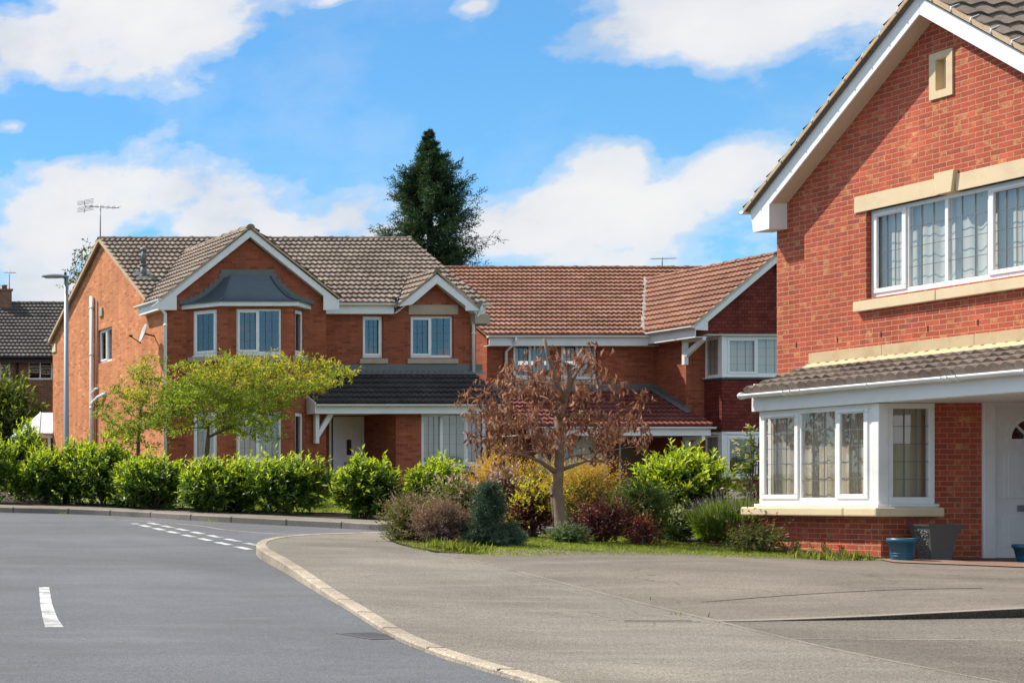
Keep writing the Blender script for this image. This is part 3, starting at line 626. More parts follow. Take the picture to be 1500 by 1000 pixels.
    yp2 = Y_(141.5, xl - 0.03); mb = MB(); mb.tube([(xl - 0.03, yp2, 1.5), (xl - 0.03, yp2, Z_(440, yp2))], 0.022, 8); mb.build('brown_pipe', simple('brown_plastic', (0.22, 0.07, 0.04), 0.5), H1)
    yv = Y_(149, xl); zv = Z_(457, yv); mb = MB(); mb.box(xl - 0.05, xl, yv - 0.12, yv + 0.12, zv - 0.13, zv + 0.13); mb.build('wall_vent', M['stonedull'], H1, bevel=0.01)
    # flue on the roof
    yf = 42.3; xf = X_(210, yf); zf = zt + pitch * (yf - Ye)
    mb = MB(); mb.tube([(xf, yf, zf - 0.1), (xf, yf, zf + 0.3)], 0.085, 12); mb.tube([(xf, yf, zf + 0.3), (xf, yf, zf + 0.34)], 0.11, 12); mb.tube([(xf, yf, zf + 0.34), (xf, yf, zf + 0.74)], 0.07, 12); mb.tube([(xf, yf, zf + 0.70), (xf, yf, zf + 0.80)], 0.09, 12)
    mb.prism([(xf - 0.25, yf - 0.3, zt + pitch * (yf - 0.3 - Ye) + 0.05), (xf + 0.25, yf - 0.3, zt + pitch * (yf - 0.3 - Ye) + 0.05), (xf + 0.25, yf + 0.2, zt + pitch * (yf + 0.2 - Ye) + 0.06), (xf - 0.25, yf + 0.2, zt + pitch * (yf + 0.2 - Ye) + 0.06)], (0, 0, 0.02)); mb.build('flue', M['flash'], roof)
    # things fixed to it
    aerial((16.72, Yr - 0.02, zr - 0.25), 1.25, 1.15, 'tv_aerial', 'grey television aerial on a short mast at the left gable peak', bd=(1, 0.25, 0.0), n=6, el=0.22, group='roof aerials', grid=True)
    yd = 40.75; zd = Z_(489, yd); dish = thing('satellite_dish', (16.8, yd, zd), 'pale grey satellite dish on the orange side wall below the eaves', 'satellite dish')
    mb = MB(); ctr = Vector((16.48, yd - 0.1, zd)); ax = Vector((-0.93, 0.16, 0.30)).normalized(); e1 = ax.cross(Vector((0, 0, 1))).normalized(); e2 = e1.cross(ax); rows = []
    for i in range(7):
        r = 0.25 * i / 6; rows.append([ctr + ax * (0.9 * r * r) + (e1 * math.cos(w) * 0.92 + e2 * math.sin(w)) * r for w in [2 * math.pi * j / 20 for j in range(20)]])
    mb.add([p for r in rows[1:] for p in r] + [rows[0][0]], [[i * 20 + j, i * 20 + (j + 1) % 20, i * 20 + 20 + (j + 1) % 20, i * 20 + 20 + j] for i in range(5) for j in range(20)] + [[120, j, (j + 1) % 20][::-1] for j in range(20)], 0, True)
    o = mb.build('reflector', simple('dish_grey', (0.45, 0.45, 0.44), 0.5), dish); sd = o.modifiers.new('s', 'SOLIDIFY'); sd.thickness = 0.012
    mb = MB(); lnb = ctr + ax * 0.38 - e2 * 0.16; mb.tube([ctr - e2 * 0.28, lnb], 0.014, 6); mb.tube([lnb - ax * 0.02, lnb - ax * 0.1], 0.035, 8); mb.tube([ctr - ax * 0.01, ctr - ax * 0.1, (16.8, yd + 0.05, zd - 0.05)], 0.022, 8); mb.build('arm', M['black'], dish)
house_one()
# ================================================================== MIDDLE HOUSE
H2 = thing('brick_house', (33.0, 47.0, G(47)), 'house with terracotta tiled roof and dark red tile-hung gable, in the middle distance', 'house', 'houses along the street')
def house_two():
    BF = M['brick_a_shaded']; zg = 1.3; Yw = 45.0; Ye = 44.7; zt = 6.58; pitch = 0.65; c = 1 / math.hypot(1, pitch); up = (0, c, pitch * c)
    Yr = 48.7; zr = zt + pitch * (Yr - Ye); Yb = 2 * Yr - Yw + 0.0; x0, x1 = 28.5, 37.5; xs = 33.47; xe = 37.55; Yn = 43.7
    fw = Fr((0, Yw), (1, 0), (0, -1)); mb = MB()
    wA = (X_(752, Yw), X_(807, Yw)); wB = (X_(822, Yw), X_(875, Yw)); gd = (X_(785, Yw), X_(891, Yw)); dr = (32.45, 33.3)
    wall(mb, fw, [(x0, zg), (xs, zg), (xs, 6.62), (x0, 6.62)], [(*wA, 5.28, 6.42), (*wB, 5.28, 6.42), (*gd, 1.5, 3.75), (*dr, 1.5, 3.8)], 0.1)
    wall(mb, Fr((xs, 0), (0, 1), (-1, 0)), [(Yn, zg), (Yw, zg), (Yw, 6.75), (Yn, 6.75)])
    wall(mb, Fr((0, Yn), (1, 0), (0, -1)), [(xs, zg), (xe, zg), (xe, 6.6), (xs, 6.6)], [(34.1, 37.4, 2.2, 6.4)], 0.05)
    wall(mb, Fr((xe, 0), (0, 1), (1, 0)), [(Yn, zg), (Yb, zg), (Yb, 6.6), (Yr, zr - 0.1), (Yn, 6.6)])
    wall(mb, Fr((x0, 0), (0, 1), (-1, 0)), [(Yw, zg), (Yb, zg), (Yb, 6.6), (Yr, zr - 0.1), (Yw, 6.6)])
    wall(mb, Fr((0, Yb), (1, 0), (0, 1)), [(x0, zg), (xe, zg), (xe, 6.38), (x0, 6.38)])
    Yy = 43.05; bx0, bx1 = 34.0, 37.5
    mb.box(bx0 + 0.02, bx1, Yy + 0.02, Yn, zg, 2.24)
    mb.build('wall', BF, H2)
    # roofs
    t = Tiles(); S = (Yr - Ye) / c
    t.slope((28.3, Ye, zt), (1, 0, 0), up, 37.75 - 28.3, S); t.slope((37.75, 2 * Yr - Ye, zt), (-1, 0, 0), (0, -c, pitch * c), 9.45, S, sub=4)
    xa, za, k = 35.42, 8.68, 0.855; hw = 2.36; cw = 1 / math.hypot(1, k); ze = za - k * hw; y0 = 42.86
    t.slope((xa - hw, y0, ze), (0, 1, 0), (cw, 0, k * cw), 5.3, hw / cw, clips=[(Vector((xa - hw, Ye + (ze - zt) / pitch + 0.06, 0)), Vector((-k, pitch, 0)))])
    t.slope((xa + hw, y0 + 5.3, ze), (0, -1, 0), (-cw, 0, k * cw), 5.3, hw / cw, clips=[(Vector((xa + hw, Ye + (ze - zt) / pitch + 0.06, 0)), Vector((k, pitch, 0)))])
    roof = t.build('roof', M['tile_b'], H2)
    ridge_tiles((28.3, Yr, zr), (37.75, Yr, zr), M['tile_b'], roof); ridge_tiles((xa, y0, za), (xa, Ye + (za - zt) / pitch, za), M['tile_b'], roof)
    mb = MB(); p0 = Vector((xa - hw, Ye + (ze - zt) / pitch, ze + 0.05)); p1 = Vector((xa, Ye + (za - zt) / pitch, za + 0.05)); n = 26
    for i in range(n):
        a, b = p0.lerp(p1, i / n), p0.lerp(p1, (i + 1) / n); w = random.uniform(0.05, 0.09); j = Vector((random.uniform(-.02, .02), 0, 0))
        mb.prism([a + j + Vector((-w, -0.02, 0)), a + j + Vector((w, 0.02, 0)), b + j + Vector((w, 0.02, 0)), b + j + Vector((-w, -0.02, 0))], (0, 0, 0.045))
    mb.build('valley_mortar', simple('pale_mortar', (0.55, 0.5, 0.45), 0.9, 0.25, 9), roof)
    mb = MB()
    for s in (-1, 1): mb = MB(); mb.prism([(xa, y0, za - 0.02), (xa, y0, za + 0.035), (xa + s * hw, y0, ze + 0.035), (xa + s * hw, y0, ze - 0.02)], (0, 0.05, 0)); mb.build('verge', M['mortar'], roof)
    Yv = y0 + 0.02
    for s in (-1, 1):
        P = [(0, -0.03), (0, -0.27), (1.95, -0.27 - k * 1.95), (1.95, -0.55 - k * 1.95 + 0.03), (2.32, -0.50 - k * 1.95), (2.34, -0.03 - k * 2.34)]
        barge([(xa + s * a, Yv, za + b) for a, b in P], (0, 0.03, 0), H2)
    mb = MB(); mb.box(28.4, xs - 0.35, Ye + 0.03, Ye + 0.055, 6.25, 6.56); mb.box(28.4, xs, Ye + 0.055, Yw, 6.25, 6.27); mb.build('fascia', M['whiteboard'], H2)
    mb = MB(); mb.box(xa - hw + 0.06, xa - hw + 0.085, Yv + 0.03, Ye + 0.03, 6.3, 6.6); mb.box(xa - hw + 0.085, xs, Yv + 0.03, Ye + 0.03, 6.3, 6.32)
    mb.box(xs, xa + hw, Yv + 0.03, Yn, 6.37, 6.39); mb.build('fascia', M['whiteboard'], H2)
    gutter((28.3, Ye - 0.04, 6.54), (33.1, Ye - 0.04, 6.54), M['white'], H2); gutter((xa - hw - 0.03, y0, ze - 0.04), (xa - hw - 0.03, Ye + 0.05, ze - 0.04), M['white'], H2)
    xd = X_(742, 44.9); downpipe([(xd + 0.12, Ye - 0.04, 6.5), (xd + 0.12, Ye - 0.04, 6.35), (xd, 44.92, 6.1), (xd, 44.92, 1.6)], M['white'], H2, 0.04, [(xd, 44.92, 5.6)])
    # tile hanging on the gable and between the windows of the box bay
    mb = MB(); fy = Fr((0, Yy), (1, 0), (0, -1)); zt1, zb0, zb1 = 6.38, 5.12, 3.62
    wall(mb, fy, [(xs - 0.2, zt1), (xa + 2.2, zt1), (xa + 2.2, 6.52), (xa, za - 0.22), (xs - 0.2, 6.6)])
    wall(mb, fy, [(bx0, zb1), (bx1, zb1), (bx1, zb0), (bx0, zb0)]); wall(mb, Fr((bx0, 0), (0, 1), (-1, 0)), [(Yy, zb1), (Yn, zb1), (Yn, zb0), (Yy, zb0)])
    for i in range(15):
        z = zb1 + 0.1 * i; w = 0.14 if i % 2 else 0.09; mb.box(bx0 - 0.022, bx0 + w, Yy - 0.022, Yy + 0.2, z + 0.003, z + 0.095)
    # courses hung over one another
    mb.build('tile_hanging', M['tilehung'], H2)
    mb = MB(); mb.box(bx0 - 0.04, bx1, Yy - 0.05, Yn, zb0, zb0 + 0.03); mb.build('bay_flashing', M['lead'], H2)
    mb = MB(); mb.box(bx0, bx1, Yy + 0.0, Yn, zb1 - 0.08, zb1 - 0.002); mb.build('bay_head', M['whiteboard'], H2); mb = MB(); mb.box(bx0, bx1, Yy + 0.01, Yn, 6.34, 6.37); mb.build('bay_head', M['whiteboard'], H2)
    fs = Fr((bx0, 0), (0, 1), (-1, 0))
    for z0, z1, cu in ((5.2, 6.33, 'curtain_w'), (2.28, 3.52, None)):
        window(H2, fy, bx0 + 0.1, bx1 - 0.05, z0, z1, [(0, .27, 1), (.27, .51, 0), (.51, .76, 1), (.76, 1, 0)], 2, 3, curtain=cu, glassm='glass' if cu else 'glassblue', sill=None, inset=0.0, cdepth=0.12, w=0.07)
        window(H2, fs, Yy + 0.1, Yn - 0.02, z0, z1, [(0, 1, 0)], 2, 3, curtain='curtain' if cu else 'curtain_g', sill=None, inset=0.0, cdepth=0.05, w=0.05)
        mb = MB(); mb.box(bx0 - 0.01, bx0 + 0.1, Yy - 0.012, Yy + 0.1, z0 - 0.03, z1 + 0.01); mb.build('corner_post', M['white'], H2)
    window(H2, fw, *wA, 5.28, 6.42, [(0, .5, 1), (.5, 1, 0)], 2, 4, glassm='glass', curtain='curtain_g', drape=[(0, .3), (.7, 1)], sill=(0.1, 0.13, 0.05), sillm='stonedull')
    window(H2, fw, *wB, 5.28, 6.42, [(0, .5, 1), (.5, 1, 0)], 2, 4, glassm='glass', curtain='curtain_g', drape=[(0, .3), (.7, 1)], sill=(0.1, 0.13, 0.05), sillm='stonedull')
    # low roof over garage and porch
    t = Tiles(); yc0, zc0, yc1, zc1 = 42.9, 3.78, 45.0, 4.92; dd = math.hypot(yc1 - yc0, zc1 - zc0); cx0, cx1 = 28.4, 33.6
    t.slope((cx0, yc0, zc0), (1, 0, 0), (0, (yc1 - yc0) / dd, (zc1 - zc0) / dd), cx1 - cx0, dd)
    cr = t.build('canopy_roof', M['tile_red'], H2)
    mb = MB(); mb.box(cx0, cx1, yc0 + 0.05, yc0 + 0.075, 3.5, 3.76); mb.box(cx1 - 0.03, cx1, yc0 + 0.075, Yn, 3.5, 3.72); mb.box(cx0, xs, yc0 + 0.075, Yw, 3.52, 3.54); mb.build('canopy_fascia', M['whiteboard'], cr)
    gutter((cx0, yc0 - 0.03, 3.74), (cx1 + 0.06, yc0 - 0.03, 3.74), M['white'], cr)
    sl = (zc1 - zc0) / (yc1 - yc0)
    mb = MB(); mb.box(28.5, xs, Yw - 0.02, Yw + 0.01, 4.9, 5.14); mb.prism([(28.5, Yw - 0.17, 4.88), (28.5, Yw, 5.04), (28.5, Yw, 4.9)], (xs - 28.5, 0, 0))
    mb.prism([(xs - 0.02, Yn, zc0 + sl * (Yn - yc0)), (xs - 0.02, Yw, zc1), (xs - 0.02, Yw, zc1 + 0.22), (xs - 0.02, Yn, zc0 + sl * (Yn - yc0) + 0.2)], (0.018, 0, 0))
    mb.prism([(xs - 0.16, Yn - 0.2, zc0 + sl * (Yn - yc0) - 0.04), (xs - 0.16, Yw, zc1 + 0.06), (xs, Yw, zc1 + 0.09), (xs, Yn - 0.2, zc0 + sl * (Yn - yc0) + 0.0)], (0, 0, 0.03)); mb.build('flashing', M['flash'], cr)
    def bracket(x, y, z1, h, L, par):
        mb = MB(); mb.box(x - 0.06, x + 0.06, y - 0.11, y, z1 - h, z1); mb.box(x - 0.05, x + 0.05, y - L, y - 0.11, z1 - 0.11, z1)
        mb.prism([(x - 0.05, y - 0.11, z1 - h * 0.72), (x - 0.05, y - 0.11, z1 - h * 0.5), (x - 0.05, y - L * 0.72, z1 - 0.11), (x - 0.05, y - L, z1 - 0.11)], (0.1, 0, 0)); mb.build('gallows_bracket', M['whiteboard'], par, bevel=0.01)
    bracket(33.4, Yn, 6.33, 0.75, 0.78, H2); bracket(33.42, Yn, 3.5, 0.6, 0.72, H2)
    mb = MB(); g0, g1 = gd
    mb.box(g0, g1, Yw + 0.05, Yw + 0.09, 1.6, 3.7)
    for i in range(4):
        for j in range(8):
            a0 = g0 + (g1 - g0) * (j + 0.12) / 8; a1 = g0 + (g1 - g0) * (j + 0.88) / 8; mb.box(a0, a1, Yw + 0.035, Yw + 0.05, 1.75 + 0.49 * i, 2.15 + 0.49 * i)
    mb.build('garage_door', M['white'], H2, bevel=0.006)
    mb = MB(); mb.box(dr[0] + 0.06, dr[1] - 0.06, Yw + 0.03, Yw + 0.07, 1.7, 3.72); do = mb.build('door', simple('brown_door', (0.2, 0.12, 0.07), 0.5), H2, bevel=0.01)
    mb = MB(); mb.box(dr[0], dr[0] + 0.06, Yw - 0.005, Yw + 0.07, 1.6, 3.8); mb.box(dr[1] - 0.06, dr[1], Yw - 0.005, Yw + 0.07, 1.6, 3.8); mb.box(dr[0] + .06, dr[1] - .06, Yw - 0.005, Yw + 0.07, 3.72, 3.8); mb.build('door_frame', M['white'], do)
    aerial((X_(970, 48.9), 48.9, zr - 0.1), 0.5, 0.85, 'tv_aerial', 'slim television aerial standing on the terracotta roof ridge', bd=(1, 0.05, 0.02), n=10, el=0.09, group='roof aerials')
house_two()
# ================================================================== NEAR HOUSE
H3 = thing('brick_house', (21.5, 19.5, G(19.5)), 'near red brick house with tall white-edged gable, boxed bay window and white front door', 'house', 'houses along the street')
def house_three():
    B = M['brick_c']; Xm, Xb = 18.13, 17.40; Yc = 19.40; Yl, Yn = 21.94, 16.86; zg = 0.4; ze = 5.6; k = 0.844; Xend = 27.0; Xv = 17.87
    za = 7.93; Yr_ = 19.46   # brick apex
    fm = Fr((Xm, 0), (0, 1), (-1, 0)); mb = MB()
    ww = (Y_(1507, Xm), Y_(1268.5, Xm)); wz0, wz1 = 4.37, 5.56
    v0, v1 = Y_(1397, Xm), Y_(1363, Xm)   # slit
    sl = (v0 + 0.085, v1 - 0.09, 6.91, 7.31)
    wall(mb, fm, [(Yn, 2.95), (Yl, 2.95), (Yl, ze + 0.37), (Yc, za + 0.05), (Yn, ze + 0.37)], [(*ww, wz0, wz1), (sl[0] - 0.02, sl[1] + 0.02, sl[2] - 0.02, sl[3] + 0.02)], 0.11)
    wall(mb, fm, [(19.5, zg), (Yl, zg), (Yl, 2.95), (19.5, 2.95)], [(19.62, 21.3, 1.5, 2.85)], 0.1)
    wall(mb, Fr((0, Yl), (1, 0), (0, 1)), [(Xm, zg), (Xend, zg), (Xend, ze + 0.38), (Xm, ze + 0.38)])
    wall(mb, Fr((0, Yn), (1, 0), (0, -1)), [(Xm, 2.95), (Xend, 2.95), (Xend, ze + 0.38), (Xm, ze + 0.38)])
    wall(mb, Fr((0, Yn), (1, 0), (0, -1)), [(20.3, zg), (Xend, zg), (Xend, 2.95), (20.3, 2.95)])
    wall(mb, Fr((20.3, 0), (0, 1), (-1, 0)), [(Yn, zg), (19.5, zg), (19.5, 2.95), (Yn, 2.95)])
    fp = Fr((0, 19.5), (1, 0), (0, -1)); d0, d1 = X_(1438, 19.5), 20.0
    wall(mb, fp, [(Xm, zg), (20.3, zg), (20.3, 2.95), (Xm, 2.95)], [(d0, d1, 0.5, 2.9)], 0.06)
    wall(mb, Fr((Xend, 0), (0, 1), (1, 0)), [(Yn, zg), (Yl, zg), (Yl, ze), (Yc, za), (Yn, ze)])
    # bay plinth
    yb0, yb1 = 19.46, 21.36; zs = 1.53
    wall(mb, Fr((Xb + 0.03, 0), (0, 1), (-1, 0)), [(yb0, zg), (yb1, zg), (yb1, zs - 0.1), (yb0, zs - 0.1)])
    wall(mb, Fr((0, yb0), (1, 0), (0, -1)), [(Xb + 0.03, zg), (Xm, zg), (Xm, zs - 0.1), (Xb + 0.03, zs - 0.1)]); wall(mb, Fr((0, yb1), (1, 0), (0, 1)), [(Xb + 0.03, zg), (Xm, zg), (Xm, zs - 0.1), (Xb + 0.03, zs - 0.1)])
    mb.build('wall', B, H3)
    # weep slots above the flashing
    mb = MB()
    for i in range(7):
        y = 21.6 - 0.68 * i; mb.box(Xm - 0.004, Xm + 0.02, y - 0.008, y + 0.008, 3.82, 3.89)
    mb.build('weep_vent', M['black'], H3)
    # slit surround
    mb = MB(); t0, t1, q0, q1 = v0, v1, 6.81, 7.405
    for (a, b, c_, d) in ((t0, t1, q0, sl[2]), (t0, t1, sl[3], q1), (t0, sl[0], sl[2], sl[3]), (sl[1], t1, sl[2], sl[3])): mb.box(Xm - 0.02, Xm + 0.1, a, b, c_, d)
    mb.box(Xm + 0.085, Xm + 0.12, sl[0] - 0.015, sl[1] + 0.015, sl[2] - 0.015, sl[3] + 0.015)
    mb.build('stone_slit', M['stone'], H3)
    # lintel with keystone and sill
    mb = MB(); L0, L1 = Y_(1251, Xm - 0.02), Y_(1540, Xm - 0.02); zk0, zk1 = wz1 + 0.0, wz1 + 0.22
    kc = 19.28
    mb.box(Xm - 0.02, Xm + 0.1, kc + 0.12, L0, zk0, zk1); mb.box(Xm - 0.02, Xm + 0.1, L1, kc - 0.12, zk0, zk1)
    mb.prism([(Xm - 0.06, kc - 0.10, zk0 - 0.001), (Xm - 0.06, kc + 0.10, zk0 - 0.001), (Xm - 0.06, kc + 0.14, zk1 + 0.06), (Xm - 0.06, kc - 0.14, zk1 + 0.06)], (0.15, 0, 0)); mb.build('lintel', M['stone'], H3, bevel=0.006)
    mb = MB(); S0, S1 = Y_(1250, Xm - 0.06), Y_(1540, Xm - 0.06); yj = Y_(1371, Xm - 0.06)
    mb.box(Xm - 0.07, Xm + 0.08, yj + 0.004, S0, wz0 - 0.17, wz0 - 0.033); mb.box(Xm - 0.07, Xm + 0.08, S1, yj - 0.004, wz0 - 0.17, wz0 - 0.033); mb.build('sill', M['stone'], H3, bevel=0.008)
    Wd = ww[1] - ww[0]
    yy = lambda u: (Y_(u, Xm + 0.07) - ww[0]) / Wd
    fm2 = fm
    window(H3, fm2, *ww, wz0, wz1, [(0, yy(1449), 2), (yy(1449), yy(1386), 0), (yy(1386), yy(1329), 0), (yy(1329), 1, 2)], 2, 3, curtain='curtain_w', glassm='glass', cdepth=0.10, folds=6)
    # box bay: three casements to the street, one to each side
    zb0, zb1 = 1.575, 2.88
    fb = Fr((Xb, 0), (0, 1), (-1, 0)); bw = yb1 - yb0 - 0.1
    q = lambda u: (Y_(u, Xb) - (yb0 + 0.1)) / bw
    window(H3, fb, yb0 + 0.1, yb1, zb0, zb1, [(0, q(1225), 2), (q(1225), q(1171), 0), (q(1171), 1, 2)], 2, 4, curtain='curtain', inset=0.0, cdepth=0.13, w=0.065, folds=7)
    fe = Fr((0, yb0), (1, 0), (0, -1))
    window(H3, fe, Xb + 0.12, Xm - 0.002, zb0, zb1, [(0, 1, 0)], 2, 4, curtain='curtain', inset=0.0, cdepth=0.13, w=0.07, folds=7)
    fe2 = Fr((0, yb1), (1, 0), (0, 1)); window(H3, fe2, Xb + 0.12, Xm - 0.002, zb0, zb1, [(0, 1, 0)], 2, 4, curtain='curtain', inset=0.0, cdepth=0.1)
    mb = MB(); mb.box(Xb - 0.012, Xb + 0.12, yb0 - 0.012, yb0 + 0.1, zb0 - 0.02, zb1); mb.build('corner_post', M['white'], H3, bevel=0.008)
    mb = MB(); mb.box(Xb - 0.16, Xm, yb0 - 0.14, yb0 + 0.35, zs - 0.12, zs); mb.box(Xb - 0.16, Xb + 0.15, yb0 + 0.354, yb1 + 0.14, zs - 0.12, zs)
    mb.build('bay_sill', M['stone'], H3, bevel=0.02)
    mb = MB(); mb.box(Xb - 0.05, Xm - 0.0, yb0 - 0.045, yb1 + 0.03, zs + 0.001, zs + 0.045); mb.build('cill', M['white'], H3, bevel=0.005)
    # canopy across the front
    t = Tiles(); Xg = 17.22; zg0 = 3.17; zt_ = 3.50; dd = math.hypot(Xm - Xg, zt_ - zg0); ya, yz = 16.3, 21.40
    t.slope((Xg, ya, zg0), (0, 1, 0), ((Xm - Xg) / dd, 0, (zt_ - zg0) / dd), yz - ya, dd, sub=10, wave=0.15, course=0.235, amp=0.034, lift=0.045)
    cr = t.build('canopy_roof', M['tile_c'], H3)
    mb = MB(); mb.box(Xb - 0.085, Xb - 0.06, ya, 21.39, 2.885, 3.17); mb.box(Xb - 0.06, Xm, 21.365, 21.39, 2.885, 3.28); mb.build('canopy_fascia', M['whiteboard'], cr, bevel=0.004)
    mb = MB(); mb.box(Xb - 0.06, 20.3, ya, 19.5, 2.885, 2.905); mb.box(Xb - 0.06, Xm, 19.5, 21.36, 2.884, 2.9)
    for i in range(12): mb.box(Xb - 0.06, 20.3, ya + 0.27 * i, ya + 0.27 * i + 0.245, 2.877, 2.885) if ya + 0.27 * i + 0.245 < 19.46 else None
    mb.build('porch_ceiling', M['whiteboard'], cr)
    gutter((Xg - 0.02, ya, 3.13), (Xg - 0.02, 21.42, 3.13), M['white'], cr, r=0.058)
    mb = MB(); y_ = 21.62; 
    mb.tube([(Xg - 0.02, 21.41, 3.112), (Xg - 0.02, 21.44, 3.112)], 0.05, 12); mb.build('gutter_end', M['white'], cr)
    ste = simple('stained_flashing', (0.50, 0.38, 0.22), 0.85, 0.22, 4, dirt=(0.32, 0.19, 0.08), bmp=0.003)
    mb = MB(); yf1 = 21.36
    ys = [yf1, 20.2, 18.9, 17.6, ya]
    for p, r in zip(ys[:-1], ys[1:]): mb.box(Xm - 0.03, Xm + 0.01, r + 0.003, p, 3.52, 3.71)
    mb.prism([(Xm - 0.14, ya, 3.50), (Xm, ya, 3.585), (Xm, ya, 3.5)], (0, yf1 - ya, 0)); mb.build('flashing', ste, cr, bevel=0.004)
    # main roof
    ztop = 8.22; c = 1 / math.hypot(1, k); hw = 2.74; zr = ztop; t = Tiles(); Xr0 = Xv - 0.05
    t.slope((Xr0, Yc - hw, zr - k * hw), (1, 0, 0), (0, c, k * c), Xend + 0.1 - Xr0, hw / c, sub=10, wave=0.27, course=0.30, amp=0.038, lift=0.034); t.slope((Xend + 0.1, Yc + hw, zr - k * hw), (-1, 0, 0), (0, -c, k * c), Xend + 0.1 - Xr0, hw / c, sub=6)
    roof = t.build('roof', M['tile_c'], H3); ridge_tiles((Xr0, Yc, zr), (Xend + 0.1, Yc, zr), M['tile_c'], roof)
    mb = MB()
    for s in (-1, 1): mb.prism([(Xr0 - 0.02, Yc, zr - 0.04), (Xr0 - 0.02, Yc, zr + 0.02), (Xr0 - 0.02, Yc + s * hw, zr - k * hw + 0.02), (Xr0 - 0.02, Yc + s * hw, zr - k * hw - 0.04)], (0.11, 0, 0)); mb.build('verge', M['mortar'], roof); mb = MB()
    for s in (-1, 1):
        for i in range(10):
            mb = MB(); y = Yc + s * (0.25 + 0.26 * i); z = zr - k * (0.25 + 0.26 * i); mb.tube([(Xr0 - 0.03, y, z - 0.03), (Xr0 - 0.01, y - s * 0.01, z + 0.035), (Xr0 + 0.1, y - s * 0.02, z + 0.075)], 0.008, 5); mb.build('verge_clip', M['white'], roof)
    bt = zr - 0.045; bd = 0.285; foot = 2.36
    zf = Z_(340, 22.0)
    for s in (-1, 1):
        hh = 2.70
        P = [(0, bt), (0, bt - bd), (foot, bt - bd - k * foot), (foot, zf), (hh - 0.05, zf), (hh, bt - k * hh)]
        barge([(Xv, Yc + s * a, z) for a, z in P], (0.025, 0, 0), H3)
    for s in (-1, 1):
        mb = MB(); mb.prism([(Xv + 0.025, Yc, bt - bd + 0.02), (Xv + 0.025, Yc, bt - bd + 0.035), (Xv + 0.025, Yc + s * foot, bt - bd - k * foot + 0.035), (Xv + 0.025, Yc + s * foot, bt - bd - k * foot + 0.02)], (Xm - Xv - 0.02, 0, 0)); mb.build('soffit', M['cream'], H3)
    for s in (-1, 1):
        mb = MB()
        y0_, y1_ = Yc + s * foot, Yc + s * 2.65
        P = [(foot, zf + 0.001), (foot, bt - bd - k * foot + 0.02), (2.65, bt - k * 2.65 - 0.02), (2.65, zf + 0.001)]
        mb.prism([(Xv + 0.026, Yc + s * a, z) for a, z in P], (Xm - Xv, 0, 0)); mb.build('eaves_box', M['whiteboard'], H3)
    gutter((Xv - 0.06, Yc + 2.79, bt - k * 2.70 + 0.0), (Xend, Yc + 2.79, bt - k * 2.70), M['white'], H3, clips=False); gutter((Xv - 0.06, Yc - 2.79, bt - k * 2.70), (Xend, Yc - 2.79, bt - k * 2.70), M['white'], H3, clips=False)
    # front door
    Yd = 19.5; mb = MB(); a0, a1 = d0 + 0.16, d1 - 0.08; zd0, zd1 = 0.86, 2.84
    cx = (a0 + a1) / 2; fz = 2.42; fr_ = 0.27
    def fan(r, n=24): return [(cx + r * math.cos(math.pi * i / n), fz + r * math.sin(math.pi * i / n)) for i in range(n + 1)]
    outer = [(a0, zd0), (a1, zd0), (a1, zd1), (cx, zd1)]
    # leaf made as left and right halves round the fanlight
    n = 12
    R = [(cx + fr_ * math.cos(math.pi * i / 24), fz + fr_ * math.sin(math.pi * i / 24)) for i in range(13)]
    Lh = [(2 * cx - x, z) for x, z in R]
    mb.prism([(x, Yd + 0.03, z) for x, z in [(cx, zd0), (a1, zd0), (a1, zd1), (cx, zd1)] + R[::-1] + [(cx, fz)]], (0, 0.045, 0))
    mb.prism([(x, Yd + 0.03, z) for x, z in [(cx, zd0), (a0, zd0), (a0, zd1), (cx, zd1)] + Lh[::-1] + [(cx, fz)]], (0, 0.045, 0))
    for s in (-1, 1):
        for pz0, pz1 in ((1.65, 2.28), (1.02, 1.42)):
            for (w, o) in ((0.0, 0.018), (0.035, 0.009), (0.05, 0.024)):
                x0_, x1_ = cx + s * (0.08 + w), cx + s * (0.34 - w); mb.box(x0_, x1_, Yd + 0.03 - o * 0.6, Yd + 0.032, pz0 + w, pz1 - w)
    door = mb.build('door', M['white'], H3, bevel=0.004)
    mb = MB(); mb.prism([(x, Yd + 0.05, z) for x, z in fan(fr_ - 0.01)], (0, 0.01, 0)); mb.build('fanlight', M['glassblue'], door)
    mb = MB(); mb.prism([(x, Yd + 0.065, z) for x, z in fan(fr_)], (0, 0.01, 0)); mb.build('fanlight_backing', M['black'], door)
    mb = MB(); o, i_ = fan(fr_ + 0.03), fan(fr_ - 0.02)
    for p in range(24): mb.prism([(o[p][0], Yd + 0.015, o[p][1]), (o[p + 1][0], Yd + 0.015, o[p + 1][1]), (i_[p + 1][0], Yd + 0.015, i_[p + 1][1]), (i_[p][0], Yd + 0.015, i_[p][1])], (0, 0.03, 0))
    mb.box(cx - fr_ - 0.03, cx + fr_ + 0.03, Yd + 0.015, Yd + 0.045, fz - 0.04, fz)
    for w in (0.25, 0.5, 0.75):
        dx, dz = math.cos(math.pi * w), math.sin(math.pi * w); mb.prism([(cx - dz * 0.012, Yd + 0.02, fz + dx * 0.012), (cx + dz * 0.012, Yd + 0.02, fz - dx * 0.012), (cx + dz * 0.012 + dx * fr_, Yd + 0.02, fz - dx * 0.012 + dz * fr_), (cx - dz * 0.012 + dx * fr_, Yd + 0.02, fz + dx * 0.012 + dz * fr_)], (0, 0.02, 0))
    mb.prism([(x, Yd + 0.012, z) for x, z in fan(0.075, 12)], (0, 0.03, 0)); mb.build('fanlight_bars', M['white'], door)
    mb = MB(); mb.box(cx - 0.17, cx + 0.17, Yd + 0.012, Yd + 0.03, 1.48, 1.56); lb = mb.build('letterbox', M['galv'], door, bevel=0.004)
